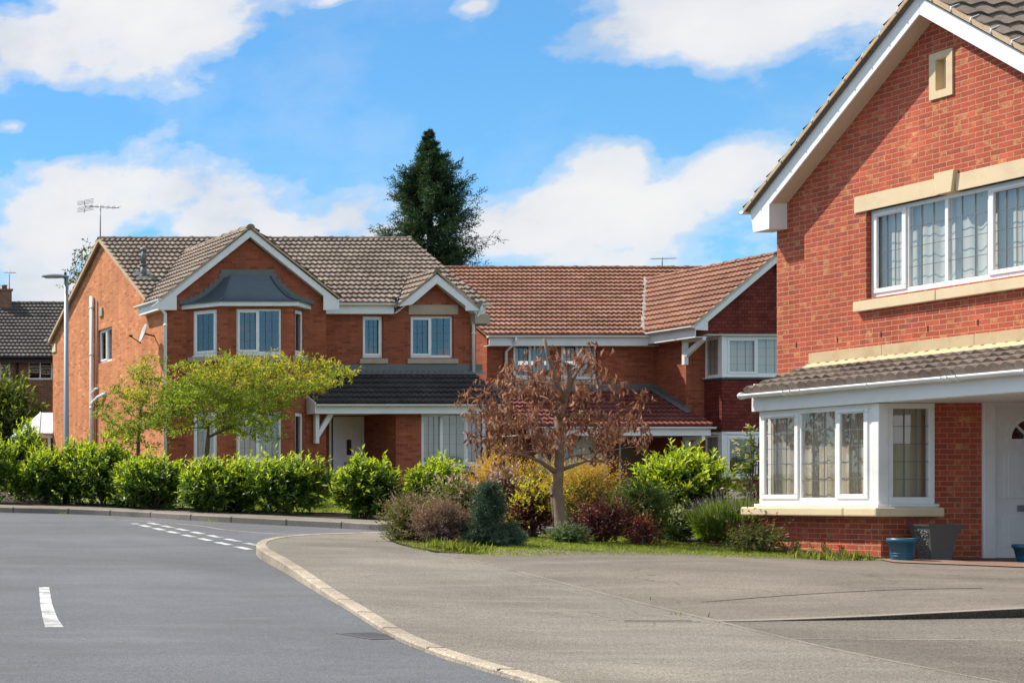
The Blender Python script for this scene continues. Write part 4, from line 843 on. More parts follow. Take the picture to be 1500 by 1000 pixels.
    mb = MB(); mb.box(d0, a0, Yd - 0.03, Yd + 0.08, zg, 2.9); mb.box(a1, d1, Yd - 0.03, Yd + 0.08, zg, 2.9); mb.box(a0, a1, Yd - 0.03, Yd + 0.08, zd1, 2.9); mb.build('door_frame', M['white'], door, bevel=0.01)
    mb = MB(); mb.box(a0, a1, Yd - 0.06, Yd + 0.08, zg, zd0 - 0.005); mb.build('threshold', M['cream'], door)
house_three()
# ================================================================== FAR HOUSE AND CONSERVATORY
def house_far():
    h = thing('brick_house', (15.0, 58.0, G(58)), 'far brick house with long dark grey roof and chimney, seen past the lamp post', 'house', 'houses along the street')
    Yf = 55.0; x0, x1 = 9.0, 21.4; zt = Z_(524, Yf) ; mb = MB(); ff = Fr((0, Yf), (1, 0), (0, -1))
    w1 = (X_(-12, Yf), X_(16, Yf)); w2 = (X_(42, Yf), X_(78, Yf)); wz0, wz1 = Z_(556, Yf), Z_(529, Yf)
    wall(mb, ff, [(x0, 1.3), (x1, 1.3), (x1, zt + 0.1), (x0, zt + 0.1)], [(*w1, wz0, wz1), (*w2, wz0, wz1)], 0.1)
    for X, s in ((x0, -1), (x1, 1)): wall(mb, Fr((X, 0), (0, 1), (s, 0)), [(Yf, 1.3), (62, 1.3), (62, zt), (58.5, zt + 2.2), (Yf, zt)])
    wall(mb, Fr((0, 62), (1, 0), (0, 1)), [(x0, 1.3), (x1, 1.3), (x1, zt), (x0, zt)]); mb.build('wall', M['brick_d'], h)
    rz = Z_(444, 58.5); pit = (rz - zt) / 3.8; c = 1 / math.hypot(1, pit); t = Tiles()
    t.slope((x0 - .1, 54.7, zt), (1, 0, 0), (0, c, pit * c), x1 - x0 + .2, 3.8 / c, sub=5); t.slope((x1 + .1, 62.3, zt), (-1, 0, 0), (0, -c, pit * c), x1 - x0 + .2, 3.8 / c, sub=3)
    ro = t.build('roof', M['tile_d'], h); ridge_tiles((x0 - .1, 58.5, rz), (x1 + .1, 58.5, rz), M['tile_d'], ro)
    mb = MB(); cx = X_(2, 58.5); mb.box(cx - 0.35, cx + 0.28, 58.1, 58.9, rz - 0.6, rz + 0.42); mb.box(cx - 0.39, cx + 0.32, 58.06, 58.94, rz + 0.421, rz + 0.5)
    for o in (-0.15, 0.12): mb.lathe((cx + o, 58.5, rz + 0.5), [(0.11, 0), (0.1, 0.16), (0.12, 0.2), (0.09, 0.2)], 12)
    mb.build('chimney', M['brick_d'], ro)
    window(h, ff, *w1, wz0, wz1, [(0, .5, 1), (.5, 1, 0)], 0, 1, glassm='glassblue', curtain='curtain_w', cdepth=0.3, folds=3)
    window(h, ff, *w2, wz0, wz1, [(0, .5, 0), (.5, 1, 0)], 0, 0, glassm='glassblue', lat=False)
    mb = MB(); mb.box(x0, x1, 54.74, 54.77, zt - 0.2, zt - 0.02); mb.build('fascia', M['black'], h); gutter((x0, 54.65, zt), (x1, 54.65, zt), M['black'], h, clips=False)
    downpipe([(X_(26, 54.9), 54.92, zt), (X_(26, 54.9), 54.92, 1.5)], M['black'], h)
    aerial((cx + 0.31, 58.5, rz + 0.3), 0.95, 0.5, 'tv_aerial', 'thin television aerial beside the far chimney', bd=(1, 0.1, 0), n=5, el=0.12, group='roof aerials')
    c2 = thing('conservatory', (16.0, 49.9, G(49)), 'small white conservatory with sloping roof behind the orange side wall', 'conservatory')
    y0, y1, xx0, xx1 = 48.83, 51.4, X_(46, 49.5), 18.5; zt0 = Z_(637, 49.5); mb = MB()
    for i in range(7):
        x = xx0 + (xx1 - xx0) * i / 6; mb.box(x - 0.04, x + 0.04, y0, y0 + 0.07, 1.5, zt0)
    for z in (1.55, 2.35, zt0 - 0.12): mb.box(xx0, xx1, y0 + 0.005, y0 + 0.065, z, z + 0.1)
    for i in range(6):
        y = y0 + (y1 - y0) * i / 5; mb.box(xx0 - 0.04, xx0 + 0.04, y - 0.03, y + 0.03, 1.5, zt0)
    mb.box(xx0 - 0.03, xx0 + 0.03, y0, y1, zt0 - 0.12, zt0 - 0.02); mb.build('frame', M['white'], c2)
    mb = MB(); mb.box(xx0, xx1, y0 + 0.03, y0 + 0.04, 1.5, zt0 - 0.1); mb.box(xx0 - 0.005, xx0 + 0.005, y0 + 0.03, y1, 1.5, zt0 - 0.1); mb.build('glazing', M['glassblue'], c2)
    mb = MB(); rise = 0.75
    mb.prism([(xx0 - 0.1, y0 - 0.1, zt0), (xx1, y0 - 0.1, zt0), (xx1, (y0 + y1) / 2, zt0 + rise), (xx0 + 0.5, (y0 + y1) / 2, zt0 + rise)], (0, 0, 0.03))
    mb.prism([(xx0 - 0.1, y0 - 0.1, zt0), (xx0 + 0.5, (y0 + y1) / 2, zt0 + rise), (xx0 - 0.1, y1, zt0)], (0, 0, 0.03)); mb.prism([(xx0 - 0.1, y1, zt0), (xx0 + 0.5, (y0 + y1) / 2, zt0 + rise), (xx1, (y0 + y1) / 2, zt0 + rise), (xx1, y1, zt0)], (0, 0, 0.03))
    for i in range(6):
        x = xx0 + 0.45 * i; mb.tube([(x, y0 - 0.1, zt0 + 0.04), (min(x + 0.5, xx1), (y0 + y1) / 2, zt0 + rise + 0.04)], 0.02, 5)
    mb.build('roof', simple('opal_roof_sheet', (0.62, 0.64, 0.66), 0.4), c2)
house_far()
# ================================================================== GROUND, ROAD, KERBS
def sheet(name, poly, zf, mat, step=0.7, kind='structure', skirt=0.0):
    bm = bmesh.new(); f = bm.faces.new([bm.verts.new((x, y, 0)) for x, y in poly])
    if f.calc_area() and f.normal.z < 0: pass
    bmesh.ops.triangulate(bm, faces=bm.faces[:])
    xs = [p[0] for p in poly]; ys = [p[1] for p in poly]
    for a, b, no in ((min(xs), max(xs), (1, 0, 0)), (min(ys), max(ys), (0, 1, 0))):
        k = math.ceil(a / step)
        while k * step < b:
            bmesh.ops.bisect_plane(bm, geom=bm.verts[:] + bm.edges[:] + bm.faces[:], plane_co=(k * step,) * 2 + (0,), plane_no=no); k += 1
    for v in bm.verts: v.co.z = zf(v.co.x, v.co.y)
    bmesh.ops.recalc_face_normals(bm, faces=bm.faces[:])
    if sum(f.normal.z for f in bm.faces) < 0: bmesh.ops.reverse_faces(bm, faces=bm.faces[:])
    if skirt:
        ed = [e for e in bm.edges if len(e.link_faces) == 1]
        r = bmesh.ops.extrude_edge_only(bm, edges=ed)
        for v in r['geom']:
            if isinstance(v, bmesh.types.BMVert): v.co.z -= skirt
    me = bpy.data.meshes.new(name); bm.to_mesh(me); bm.free()
    o = link(name, me, None, [mat]); o['kind'] = kind; return o
def rnd_line(pts, n=6):   # smooth an open polyline (Catmull-Rom)
    P = [Vector((*p, 0)) for p in pts]; out = []
    for i in range(len(P) - 1):
        a, b, c, d = P[max(i - 1, 0)], P[i], P[i + 1], P[min(i + 2, len(P) - 1)]
        for k in range(n):
            t = k / n; L = (c - b).length; m0 = (c - a).normalized() * L; m1 = (d - b).normalized() * L; q = b * (2 * t ** 3 - 3 * t * t + 1) + m0 * (t ** 3 - 2 * t * t + t) + c * (3 * t * t - 2 * t ** 3) + m1 * (t ** 3 - t * t); out.append((q.x, q.y))
    out.append((P[-1].x, P[-1].y)); return out
def offset(pts, d):
    out = []
    for i, p in enumerate(pts):
        a, b = pts[max(i - 1, 0)], pts[min(i + 1, len(pts) - 1)]; t = Vector((b[0] - a[0], b[1] - a[1])).normalized(); out.append((p[0] - t.y * d, p[1] + t.x * d))
    return out
def kerb(name, line, w, ztop, mat, stone=0.9, depth=0.2):
    """a row of kerb stones along line; w to the left of its direction; joints are real gaps"""
    inner = offset(line, w); mb = MB(); acc = 0.0; cur = [0]
    def flush(ids):
        for a, b in zip(ids[:-1], ids[1:]):
            p0, p1, q0, q1 = line[a], line[b], inner[a], inner[b]
            z = [ztop(*p) for p in (p0, p1, q0, q1)]
            c = 0.014
            def lerp(p, q, t): return (p[0] + (q[0] - p[0]) * t, p[1] + (q[1] - p[1]) * t)
            f0, f1 = lerp(p0, q0, 0.14), lerp(p1, q1, 0.14)
            mb.face([(*p0, z[0] - depth), (*p1, z[1] - depth), (*p1, z[1] - c), (*p0, z[0] - c)]); mb.face([(*p0, z[0] - c), (*p1, z[1] - c), (*f1, z[1]), (*f0, z[0])])
            mb.face([(*f0, z[0]), (*f1, z[1]), (*q1, z[3]), (*q0, z[2])]); mb.face([(*q0, z[2]), (*q1, z[3]), (*q1, z[3] - depth), (*q0, z[2] - depth)])
        for a, sgn in ((ids[0], 1), (ids[-1], -1)):
            p, q = line[a], inner[a]; z0, z1 = ztop(*p), ztop(*q); mb.face([(*p, z0 - depth), (*p, z0 - 0.014), (*q, z1), (*q, z1 - depth)])
    flush_ids = list(range(len(line))); flush(flush_ids)
    o = mb.build(name, mat); o['kind'] = 'structure'
    # joint lines: thin dark grooves as their own part
    jm = MB(); acc = 0; last = line[0]
    for i in range(1, len(line)):
        acc += math.dist(line[i], line[i - 1])
        if acc > stone:
            acc = 0; p, q = line[i], inner[i]; t = Vector((line[i][0] - line[i - 1][0], line[i][1] - line[i - 1][1])).normalized() * 0.010
            zp, zq = ztop(*p) + 0.002, ztop(*q) + 0.002
            jm.face([(p[0] - t.x, p[1] - t.y, zp), (p[0] + t.x, p[1] + t.y, zp), (q[0] + t.x, q[1] + t.y, zq), (q[0] - t.x, q[1] - t.y, zq)])
            nrm = Vector((t.y, -t.x)).normalized() * 0.002
            jm.face([(p[0] - t.x + nrm.x, p[1] - t.y + nrm.y, zp - 0.15), (p[0] + t.x + nrm.x, p[1] + t.y + nrm.y, zp - 0.15), (p[0] + t.x + nrm.x, p[1] + t.y + nrm.y, zp - 0.003), (p[0] - t.x + nrm.x, p[1] - t.y + nrm.y, zp - 0.003)])
    if jm.v: jm.build('joint', M['soil'], o)
    return o
# base terrain out to the horizon
def terrain():
    bm = bmesh.new(); xs = [-600, -200, -60, -20, 0, 20, 40, 80, 200, 600]; ys = [-400, -100, -40, -10, 0, 10, 20, 30, 36, 42, 60, 100, 200, 700]
    V = [[bm.verts.new((x, y, G(y) - 0.07)) for x in xs] for y in ys]
    for j in range(len(ys) - 1):
        for i in range(len(xs) - 1): bm.faces.new((V[j][i], V[j][i + 1], V[j + 1][i + 1], V[j + 1][i]))
    me = bpy.data.meshes.new('ground'); bm.to_mesh(me); bm.free(); o = link('ground', me, None, [M['ground']]); o['kind'] = 'structure'
    # low wooded rise all round, seen only in the window panes
    mb = MB(); n = 96
    for r0, h0 in ((420, 20),):
        ring = []
        for j in range(5):
            q = j / 4; ring.append([((r0 + 90 * q) * math.cos(2 * math.pi * i / n), (r0 + 90 * q) * math.sin(2 * math.pi * i / n), 0.5 + q * h0 * (0.65 + 0.35 * math.sin(i * 0.9) * math.sin(i * 0.37 + 1))) for i in range(n)])
        for j in range(4):
            for i in range(n): mb.face([ring[j][i], ring[j + 1][i], ring[j + 1][(i + 1) % n], ring[j][(i + 1) % n]], 0, True)
    o = mb.build('hills', M['ground']); o['kind'] = 'structure'
terrain()
near_px = [(1120, 1120), (950, 1060), (850, 1025), (784, 1000), (693, 973), (640, 956), (576, 929), (512, 889), (469, 864), (443, 848), (420, 834), (400, 823), (385, 815), (376, 807.5), (377, 801), (387, 796.5), (416, 791.7), (464, 788.3), (560, 786)]
near = [PG(u, v, 0.02 + 0.03 * sm(1000, 800, v)) for u, v in near_px]
near = near + [(near[-1][0] + 3, near[-1][1] + 0.1), (30, near[-1][1] + 0.3)]
near = rnd_line(near, 5)
kz = lambda x, y: G(y) + hp(x, y) + 0.006
far_px = [(-120, 745), (0, 750), (100, 752.5), (200, 757), (300, 763), (400, 768.5), (500, 773.5), (570, 777)]
far_ = [PG(u, v) for u, v in far_px]; far_ = [(far_[0][0] - 14, far_[0][1] + 12)] + far_ + [(far_[-1][0] + 3.5, far_[-1][1] - 1.2), (24, 24.9 + 1.2), (32, 26.0)]
far_ = rnd_line(far_, 5)
sheet('road', [(-60, -20), (34, -20), (34, 34), (13, 36.0), (0, 52), (-60, 52)], lambda x, y: G(y), M['road'], 4)
hf = lambda x, y: 0.105
pv = offset(near, -0.125)
paveP = [p for p in pv]
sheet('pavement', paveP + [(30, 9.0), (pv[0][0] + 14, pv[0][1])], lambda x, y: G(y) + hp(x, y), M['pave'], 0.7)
kerb('kerb', near, -0.125, kz, M['kerb'])
fz = lambda x, y: G(y) + 0.115
vg = offset(far_, 0.12)
fw2 = offset(far_, 1.15)
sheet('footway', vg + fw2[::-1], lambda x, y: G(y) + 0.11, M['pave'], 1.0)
kerb('kerb', far_, 0.12, fz, M['kerbgrey'])
sheet('garden_soil', offset(far_, 1.13) + [(34, 44), (14, 44), (2, 56), (-10, 56)], lambda x, y: G(y) + 0.10, M['soil'], 1.5)
sheet('front_lawn', [(12.4, 34.0), (14.6, 30.8), (16.6, 29.2), (22.6, 28.3), (27.8, 28.4), (28.0, 38.5), (22.5, 38.8), (16.4, 38.6), (13.0, 38.0)], lambda x, y: G(y) + 0.125, M['lawn'], 1.5)
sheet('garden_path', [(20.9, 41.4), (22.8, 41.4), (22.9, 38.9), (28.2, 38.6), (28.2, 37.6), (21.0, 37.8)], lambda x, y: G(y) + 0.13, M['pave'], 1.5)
sheet('drive', [(29.0, 45.0), (33.4, 45.0), (33.0, 26.9), (28.2, 27.2)], lambda x, y: G(y) + 0.135, M['drive'], 1.5)
# near drive, its edging and the step
edge_px = [(640, 811.5), (680, 818), (700, 822), (760, 837), (850, 861), (950, 886), (1060, 912)]
edge = [PGp(u, v) for u, v in edge_px]
edge2 = [PGp(u, v) for u, v in [(1060, 912), (1200, 946), (1350, 977), (1490, 1004), (1620, 1028)]]
stepl = [PGp(u, v) for u, v in [(1060, 911), (1180, 909), (1300, 907.5), (1400, 906), (1500, 904), (1640, 901.5)]]
top = [PGp(u, v) for u, v in [(660, 806), (760, 818), (900, 820), (1060, 823.5), (1150, 825), (1262, 826.5)]]
s0 = stepl[0]
def dz(x, y): return G(y) + hp(x, y) + 0.004 + 0.075 * sm(10.2, 13.6, x) * sm(22, 15, y)
sheet('driveway', edge + stepl[1:] + [(19.6, 13.4), (24, 15), (24, 19.9), (17.4, 19.9)] + top[::-1][1:], dz, M['drive'], 0.6, skirt=0.05)
def strip(name, line, w, zf, mat, h=0.012):
    inn = offset(line, w); mb = MB()
    for a in range(len(line) - 1):
        p0, p1, q0, q1 = line[a], line[a + 1], inn[a], inn[a + 1]
        mb.hexa([(*p0, zf(*p0) - 0.06), (*p1, zf(*p1) - 0.06), (*q1, zf(*q1) - 0.06), (*q0, zf(*q0) - 0.06), (*p0, zf(*p0) + h), (*p1, zf(*p1) + h), (*q1, zf(*q1) + h), (*q0, zf(*q0) + h)])
    o = mb.build(name, mat); o['kind'] = 'structure'; return o
strip('path_edging', rnd_line(edge, 3), -0.035, lambda x, y: G(y) + hp(x, y), M['kerbgrey'], 0.013)
strip('path_edging', rnd_line(edge2, 3), -0.03, lambda x, y: G(y) + hp(x, y), M['kerbgrey'], 0.010)
strip('step_kerb', rnd_line(stepl, 3), 0.085, dz, M['kerbgrey'], 0.006)
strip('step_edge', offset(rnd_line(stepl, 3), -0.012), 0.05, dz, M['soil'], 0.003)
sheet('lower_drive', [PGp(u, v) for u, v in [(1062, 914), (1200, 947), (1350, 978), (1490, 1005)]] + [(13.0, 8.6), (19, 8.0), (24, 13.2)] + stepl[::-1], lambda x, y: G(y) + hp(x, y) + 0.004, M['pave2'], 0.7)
strip('tarmac_seam', rnd_line([PGp(u, v) for u, v in [(1030, 884), (1150, 879), (1300, 875.5), (1440, 873)]], 3), 0.02, dz, M['soil'], 0.003)
strip('tarmac_seam', rnd_line([PGp(u, v) for u, v in [(1165, 936), (1300, 937.5), (1420, 938), (1560, 939)]], 3), 0.02, lambda x, y: G(y) + hp(x, y) + 0.004, M['kerb'], 0.003)
sheet('threshold_paving', [PGp(u, v) for u, v in [(1285, 823), (1420, 826), (1520, 827), (1640, 828), (1640, 842), (1500, 838), (1420, 834), (1310, 829)]], lambda x, y: dz(x, y) + 0.012, M['pink'], 0.6)
lawnP = rnd_line([PGp(u, v) for u, v in [(566, 787), (585, 797), (620, 806), (680, 813.5), (760, 817.5), (900, 819), (1060, 823), (1150, 824.5), (1275, 826)]], 3) + [(18.1, 19.7), (18.1, 22.2), (22, 23.9), (16, 24.0)]
sheet('lawn', lawnP, lambda x, y: G(y) + hp(x, y) + 0.014, M['lawn'], 0.6, skirt=0.02)
bedP = rnd_line([PGp(u, v) for u, v in [(564, 786.8), (580, 796), (618, 805.5), (672, 812), (700, 806), (745, 800), (800, 792)]], 3) + [(16.5, 23.95)]
sheet('planting_bed', bedP, lambda x, y: G(y) + hp(x, y) + 0.022, M['soil'], 0.6)
sheet('planting_bed', [(17.05, 19.42), (17.42, 19.42), (17.45, 21.4), (18.1, 21.5), (18.1, 24.1), (17.4, 24.0), (17.0, 21.6)], lambda x, y: G(y) + hp(x, y) + 0.045, M['soil'], 0.6)
# painted markings
mk, nt, bs = newmat('worn_white_road_paint')
co = objco(nt); k = ramp(nt, noise(nt, co, 16, 8, 0.8), [(0.42, 0.0), (0.52, 1.0)])
k2 = ramp(nt, noise(nt, co, 3.0, 5, 0.7), [(0.42, 0.25), (0.56, 1.0)])
nt.links.new(mixc(nt, k2, (0.16, 0.16, 0.165), mixc(nt, k, (0.34, 0.34, 0.34), (0.60, 0.60, 0.59))), bs.inputs['Base Color']); bs.inputs['Roughness'].default_value = 0.8
def paint(quads, name):
    mb = MB()
    for q in quads: mb.face([(x, y, G(y) + 0.004) for x, y in q])
    o = mb.build(name, mk); o['kind'] = 'structure'; return o
cl = [(72, 860), (76.5, 885), (84, 905), (93, 918.5), (66, 918.5), (62.5, 905), (59, 885), (57, 860)]
c = [PG(u, v) for u, v in cl]
paint([[c[0], c[7], c[6], c[1]], [c[1], c[6], c[5], c[2]], [c[2], c[5], c[4], c[3]]], 'centre_line_marking')
def dashes(A, B, w, L, gap):
    A, B = Vector(PG(*A)), Vector(PG(*B)); d = (A - B); n = d.length; d.normalize(); s = Vector((-d.y, d.x)) * w / 2; out = []; t = 0
    while t < n:
        a = B + d * t; b = B + d * min(t + L, n); out.append([tuple(a - s), tuple(b - s), tuple(b + s), tuple(a + s)]); t += L + gap
    return out
paint(dashes((196, 766.5), (365, 804.5), 0.125, 0.58, 0.34) + dashes((214, 764.5), (379, 799), 0.125, 0.60, 0.32), 'give_way_marking')
# thin pale line along the mouth of the side road
ln = [PG(u, v) for u, v in [(150, 760.2), (215, 763.5), (290, 770), (330, 776), (400, 781.5), (480, 783.3), (545, 783.6)]]
strip('channel_line_marking', rnd_line(ln, 4), 0.05, lambda x, y: G(y) - 0.006, M['kerb'], 0.012)
# gully grate, manhole cover
def drain():
    x, y = PG(545, 931); t = thing('drain_grate', (x, y, G(y)), 'black iron drain grate in the road against the pale kerb', 'drain grate')
    a = PG(512, 926); b = PG(575, 937); d = Vector((b[0] - a[0], b[1] - a[1])).normalized(); s = Vector((-d.y, d.x))
    ctr = Vector((x, y)); L, W = 0.30, 0.30
    def box(mb, l0, l1, w0, w1, z0, z1):
        l0, l1, w0, w1 = l0 * .8, l1 * .8, w0 * .8, w1 * .8
        P = [ctr + d * l + s * w for l, w in ((l0, w0), (l1, w0), (l1, w1), (l0, w1))]; mb.hexa([(*p, G(p.y) + z0) for p in P] + [(*p, G(p.y) + z1) for p in P])
    fr = MB()
    for l0, l1, w0, w1 in ((-.24, .24, -.22, -.185), (-.24, .24, .185, .22), (-.24, -.205, -.185, .185), (.205, .24, -.185, .185)): box(fr, l0, l1, w0, w1, -0.03, 0.006)
    iron = simple('cast_iron', (0.11, 0.10, 0.095), 0.7, 0.3, 20, metal=0.2)
    fr.build('frame', iron, t); br = MB()
    for i in range(9): box(br, -.205 + .046 * i, -.205 + .046 * i + 0.022, -.185, .185, -0.03, 0.004)
    br.build('bars', iron, t); bk = MB(); box(bk, -.24, .24, -.22, .22, 0.0015, 0.0025); bk.build('pit', M['black'], t)
    x, y = PGp(937, 905); z = G(y) + hp(x, y); m = thing('manhole_cover', (x, y, z), 'worn rectangular cover let into the tarmac beside the drive edge', 'manhole cover')
    mb = MB(); P = [(x - .33, y - .26), (x + .33, y - .26), (x + .33, y + .26), (x - .33, y + .26)]
    mb.hexa([(a_, b_, G(b_) + hp(a_, b_) - .02) for a_, b_ in P] + [(a_, b_, G(b_) + hp(a_, b_) + .005) for a_, b_ in P]); mb.build('frame', M['kerbgrey'], m)
    mb = MB(); P = [(x - .29, y - .22), (x + .29, y - .22), (x + .29, y + .22), (x - .29, y + .22)]
    mb.hexa([(a_, b_, G(b_) + hp(a_, b_) - .02) for a_, b_ in P] + [(a_, b_, G(b_) + hp(a_, b_) + .009) for a_, b_ in P]); mb.build('cover', M['pave'], m)
drain()
# ------------------------------------------------------------------ street lamp and pots
def lamp():
    x, y = X_(97, 34.6), 34.6; z = G(y) + 0.1; s = thing('street_lamp', (x, y, z), 'tall grey street lamp standing in front of the laurel hedge', 'street lamp')
    zt = Z_(404, y); mb = MB(); mb.tube([(x, y, z - 0.2), (x, y, z + 0.85), (x, y, z + 0.9), (x, y, zt - 0.02)], [0.078, 0.078, 0.062, 0.045], 16); mb.build('pole', M['greypaint'], s)
    mb = MB(); mb.tube([(x, y, z - 0.02), (x, y, z + 0.42)], 0.082, 16); mb.build('base_band', M['black'], s)
    mb = MB(); mb.box(x - 0.04, x + 0.04, y - 0.084, y - 0.07, z + 0.45, z + 0.8); mb.build('access_door', M['greypaint'], s, bevel=0.006)
    hx = X_(62, y); mb = MB(); L = x - hx; rows = []
    for i in range(9):
        q = i / 8; cx = x + 0.06 - (L + 0.06) * q; hw = 0.035 + 0.085 * math.sin(min(1, q * 1.5) * math.pi / 2) * (1 if q < 0.8 else 1 - (q - 0.8) * 2.6); hh = 0.03 + 0.035 * math.sin(q * math.pi)
        zc = zt - 0.03 + 0.015 * q
        rows.append([(cx, y + hw * math.cos(2 * math.pi * j / 14), zc + hh * (math.sin(2 * math.pi * j / 14) if math.sin(2 * math.pi * j / 14) > 0 else 0.45 * math.sin(2 * math.pi * j / 14))) for j in range(14)])
    for i in range(8):
        for j in range(14): mb.face([rows[i][j], rows[i][(j + 1) % 14], rows[i + 1][(j + 1) % 14], rows[i + 1][j]], 0, True)
    mb.face(rows[0]); mb.face(rows[-1][::-1]); mb.build('lantern', M['greypaint'], s)
    mb = MB(); rr = [(hx + 0.08, 0.05), (hx + 0.16, 0.085), (hx + 0.3, 0.08), (hx + 0.38, 0.05)]
    P = [(a, y - b, zt - 0.05) for a, b in rr] + [(a, y + b, zt - 0.05) for a, b in rr[::-1]]; mb.prism(P, (0, 0, 0.02)); mb.build('diffuser', M['curtain_w'], s)
    mb = MB(); mb.tube([(x - 0.02, y, zt + 0.02), (x - 0.02, y, zt + 0.09)], 0.03, 8); mb.build('photocell', M['black'], s)
lamp()
def blue_pot(u0, u1, vt, Y, label):
    x = X_((u0 + u1) / 2, Y); r = (u1 - u0) * Y / F / 2 / 1.28; z = G(Y) + hp(x, Y) + 0.018; h = Z_(vt, Y) - z
    t = thing('flower_pot', (x, Y, z), label, 'flower pot', 'blue plastic pots'); mb = MB()
    mb.lathe((x, Y, z), [(0.02, 0.004), (r * 0.68, 0.004), (r * 0.70, 0.02), (r * 0.90, h - 0.05), (r * 0.96, h - 0.05), (r, h - 0.03), (r, h), (r * 0.94, h), (r * 0.9, h - 0.04), (r * 0.86, h - 0.08)], 32)
    for k in (0.25, 0.36): mb.lathe((x, Y, z), [(r * (0.70 + 0.2 * k) + 0.001, h * k - 0.006), (r * (0.70 + 0.2 * k) + 0.006, h * k), (r * (0.70 + 0.2 * k) + 0.001, h * k + 0.006)], 32)
    mb.build('pot', simple('teal_blue_plastic', (0.012, 0.10, 0.17), 0.4, 0.12, 4, dirt=(0.08, 0.13, 0.15)), t)
    mb = MB(); mb.lathe((x, Y, z), [(0.0, h - 0.06), (r * 0.88, h - 0.06)], 24); mb.build('compost', M['soil'], t)
blue_pot(1299, 1344, 788, 18.95, 'round teal blue plastic pot beside the grey square planter')
blue_pot(1484, 1536, 797, 18.6, 'teal blue plastic pot by the front door, cut by the picture edge')
def planter():
    Y = 19.1; x0, x1 = X_(1334, Y), X_(1405, Y); xc = (x0 + x1) / 2; w = (x1 - x0) / 2 * 0.96; z = G(Y) + hp(xc, Y) + 0.018; h = Z_(767, Y) - z
    t = thing('planter', (xc, Y, z), 'tall grey flared square planter with pebbled front, between the bay and the door', 'planter')
    mb = MB(); rows = []; rot = 0.62
    for q in (0, .15, .3, .45, .6, .75, .88, .94, .9401, 1.0):
        s = w * (0.55 + 0.37 * q ** 1.6) * (1.0 if q <= 0.94 else 1.06) * 0.98
        zz = z + h * q; rows.append([(xc + s * 1.0 * a, Y + s * 1.0 * b, zz) for a, b in ((math.cos(rot + math.pi / 2 * i) , math.sin(rot + math.pi / 2 * i)) for i in range(4))])
    for i in range(len(rows) - 1):
        for j in range(4): mb.face([rows[i][j], rows[i][(j + 1) % 4], rows[i + 1][(j + 1) % 4], rows[i + 1][j]])
    ins = [tuple(xc + (p[0] - xc) * 0.88 if i == 0 else (Y + (p[1] - Y) * 0.88 if i == 1 else p[2] - 0.03) for i in range(3)) for p in rows[-1]]
    for j in range(4): mb.face([rows[-1][j], rows[-1][(j + 1) % 4], ins[(j + 1) % 4], ins[j]])
    mb.face(ins); mb.face(rows[0][::-1]); mb.build('pot', simple('grey_fibre_clay', (0.075, 0.075, 0.072), 0.5, 0.15, 5, dirt=(0.12, 0.12, 0.11)), t)
    # pebble panel set in the street-side face
    mb = MB(); k0 = min(range(4), key=lambda j: rows[0][j][0] + rows[0][(j + 1) % 4][0] + 0.6 * (rows[0][j][1] + rows[0][(j + 1) % 4][1]))
    for i in range(90):
        q = random.uniform(0.04, 0.86); a = random.uniform(0.12, 0.88); jj = min(int(q / 0.15), 5); tq = (q - jj * 0.15) / 0.15
        p = Vector(rows[jj][k0]).lerp(Vector(rows[jj][(k0 + 1) % 4]), a).lerp(Vector(rows[jj + 1][k0]).lerp(Vector(rows[jj + 1][(k0 + 1) % 4]), a), tq)
        r = random.uniform(0.008, 0.016); b = len(mb.v)
        mb.lathe((p.x, p.y, p.z - r), [(0.001, 0), (r * .8, r * .4), (r, r), (r * .8, r * 1.6), (0.001, 2 * r)], 7)
    mb.build('pebbles', simple('grey_pebbles', (0.115, 0.115, 0.11), 0.6, 0.3, 30), t)['kind'] = 'stuff'
    mb = MB(); mb.face([(p[0], p[1], p[2] + 0.002) for p in ins]); mb.build('compost', M['soil'], t)
planter()
# ================================================================== PLANTS
def nrm(a): return a / (np.linalg.norm(a, axis=1, keepdims=True) + 1e-9)
class Leaves:
    def __init__(s): s.P, s.D, s.N, s.L, s.W, s.M, s.C = [], [], [], [], [], [], []
    def add(s, P, D, N, L, W, m=0, curl=0.15):
        n = len(P); s.P.append(P); s.D.append(nrm(D)); s.N.append(N); s.L.append(np.broadcast_to(L, n)); s.W.append(np.broadcast_to(W, n)); s.M.append(np.broadcast_to(m, n)); s.C.append(np.broadcast_to(curl, n))
    def build(s, name, mats, parent, origin):
        P, D, N, L, W, Mi, C = [np.concatenate(x) for x in (s.P, s.D, s.N, s.L, s.W, s.M, s.C)]
        P = P - np.array(origin)
        S = nrm(np.cross(D, N)); N = nrm(np.cross(S, D)); n = len(P); L_, W_, C_ = L[:, None], W[:, None], C[:, None]
        V = np.empty((n, 4, 3)); V[:, 0] = P
        mid = P + D * L_ * 0.48 + N * L_ * C_ * 0.7
        V[:, 1] = mid + S * W_ * 0.5 + N * W_ * 0.12; V[:, 3] = mid - S * W_ * 0.5 + N * W_ * 0.12; V[:, 2] = P + D * L_ - N * L_ * C_ * 0.3
        V = V.reshape(-1, 3); b = np.arange(n)[:, None] * 4
        T = np.concatenate([b + np.array([[0, 1, 2]]), b + np.array([[0, 2, 3]])], axis=1).reshape(-1)
        me = bpy.data.meshes.new(name); me.vertices.add(len(V)); me.vertices.foreach_set('co', V.ravel())
        me.loops.add(len(T)); me.loops.foreach_set('vertex_index', T); nf = len(T) // 3; me.polygons.add(nf)
        me.polygons.foreach_set('loop_start', np.arange(nf) * 3); me.polygons.foreach_set('loop_total', np.full(nf, 3))
        me.polygons.foreach_set('material_index', np.repeat(Mi, 2).astype(np.int32)); me.update(calc_edges=True)
        return link(name, me, parent, mats)
def rdir(n, up=0.0):
    v = rng.normal(size=(n, 3)); v[:, 2] += up; return nrm(v)
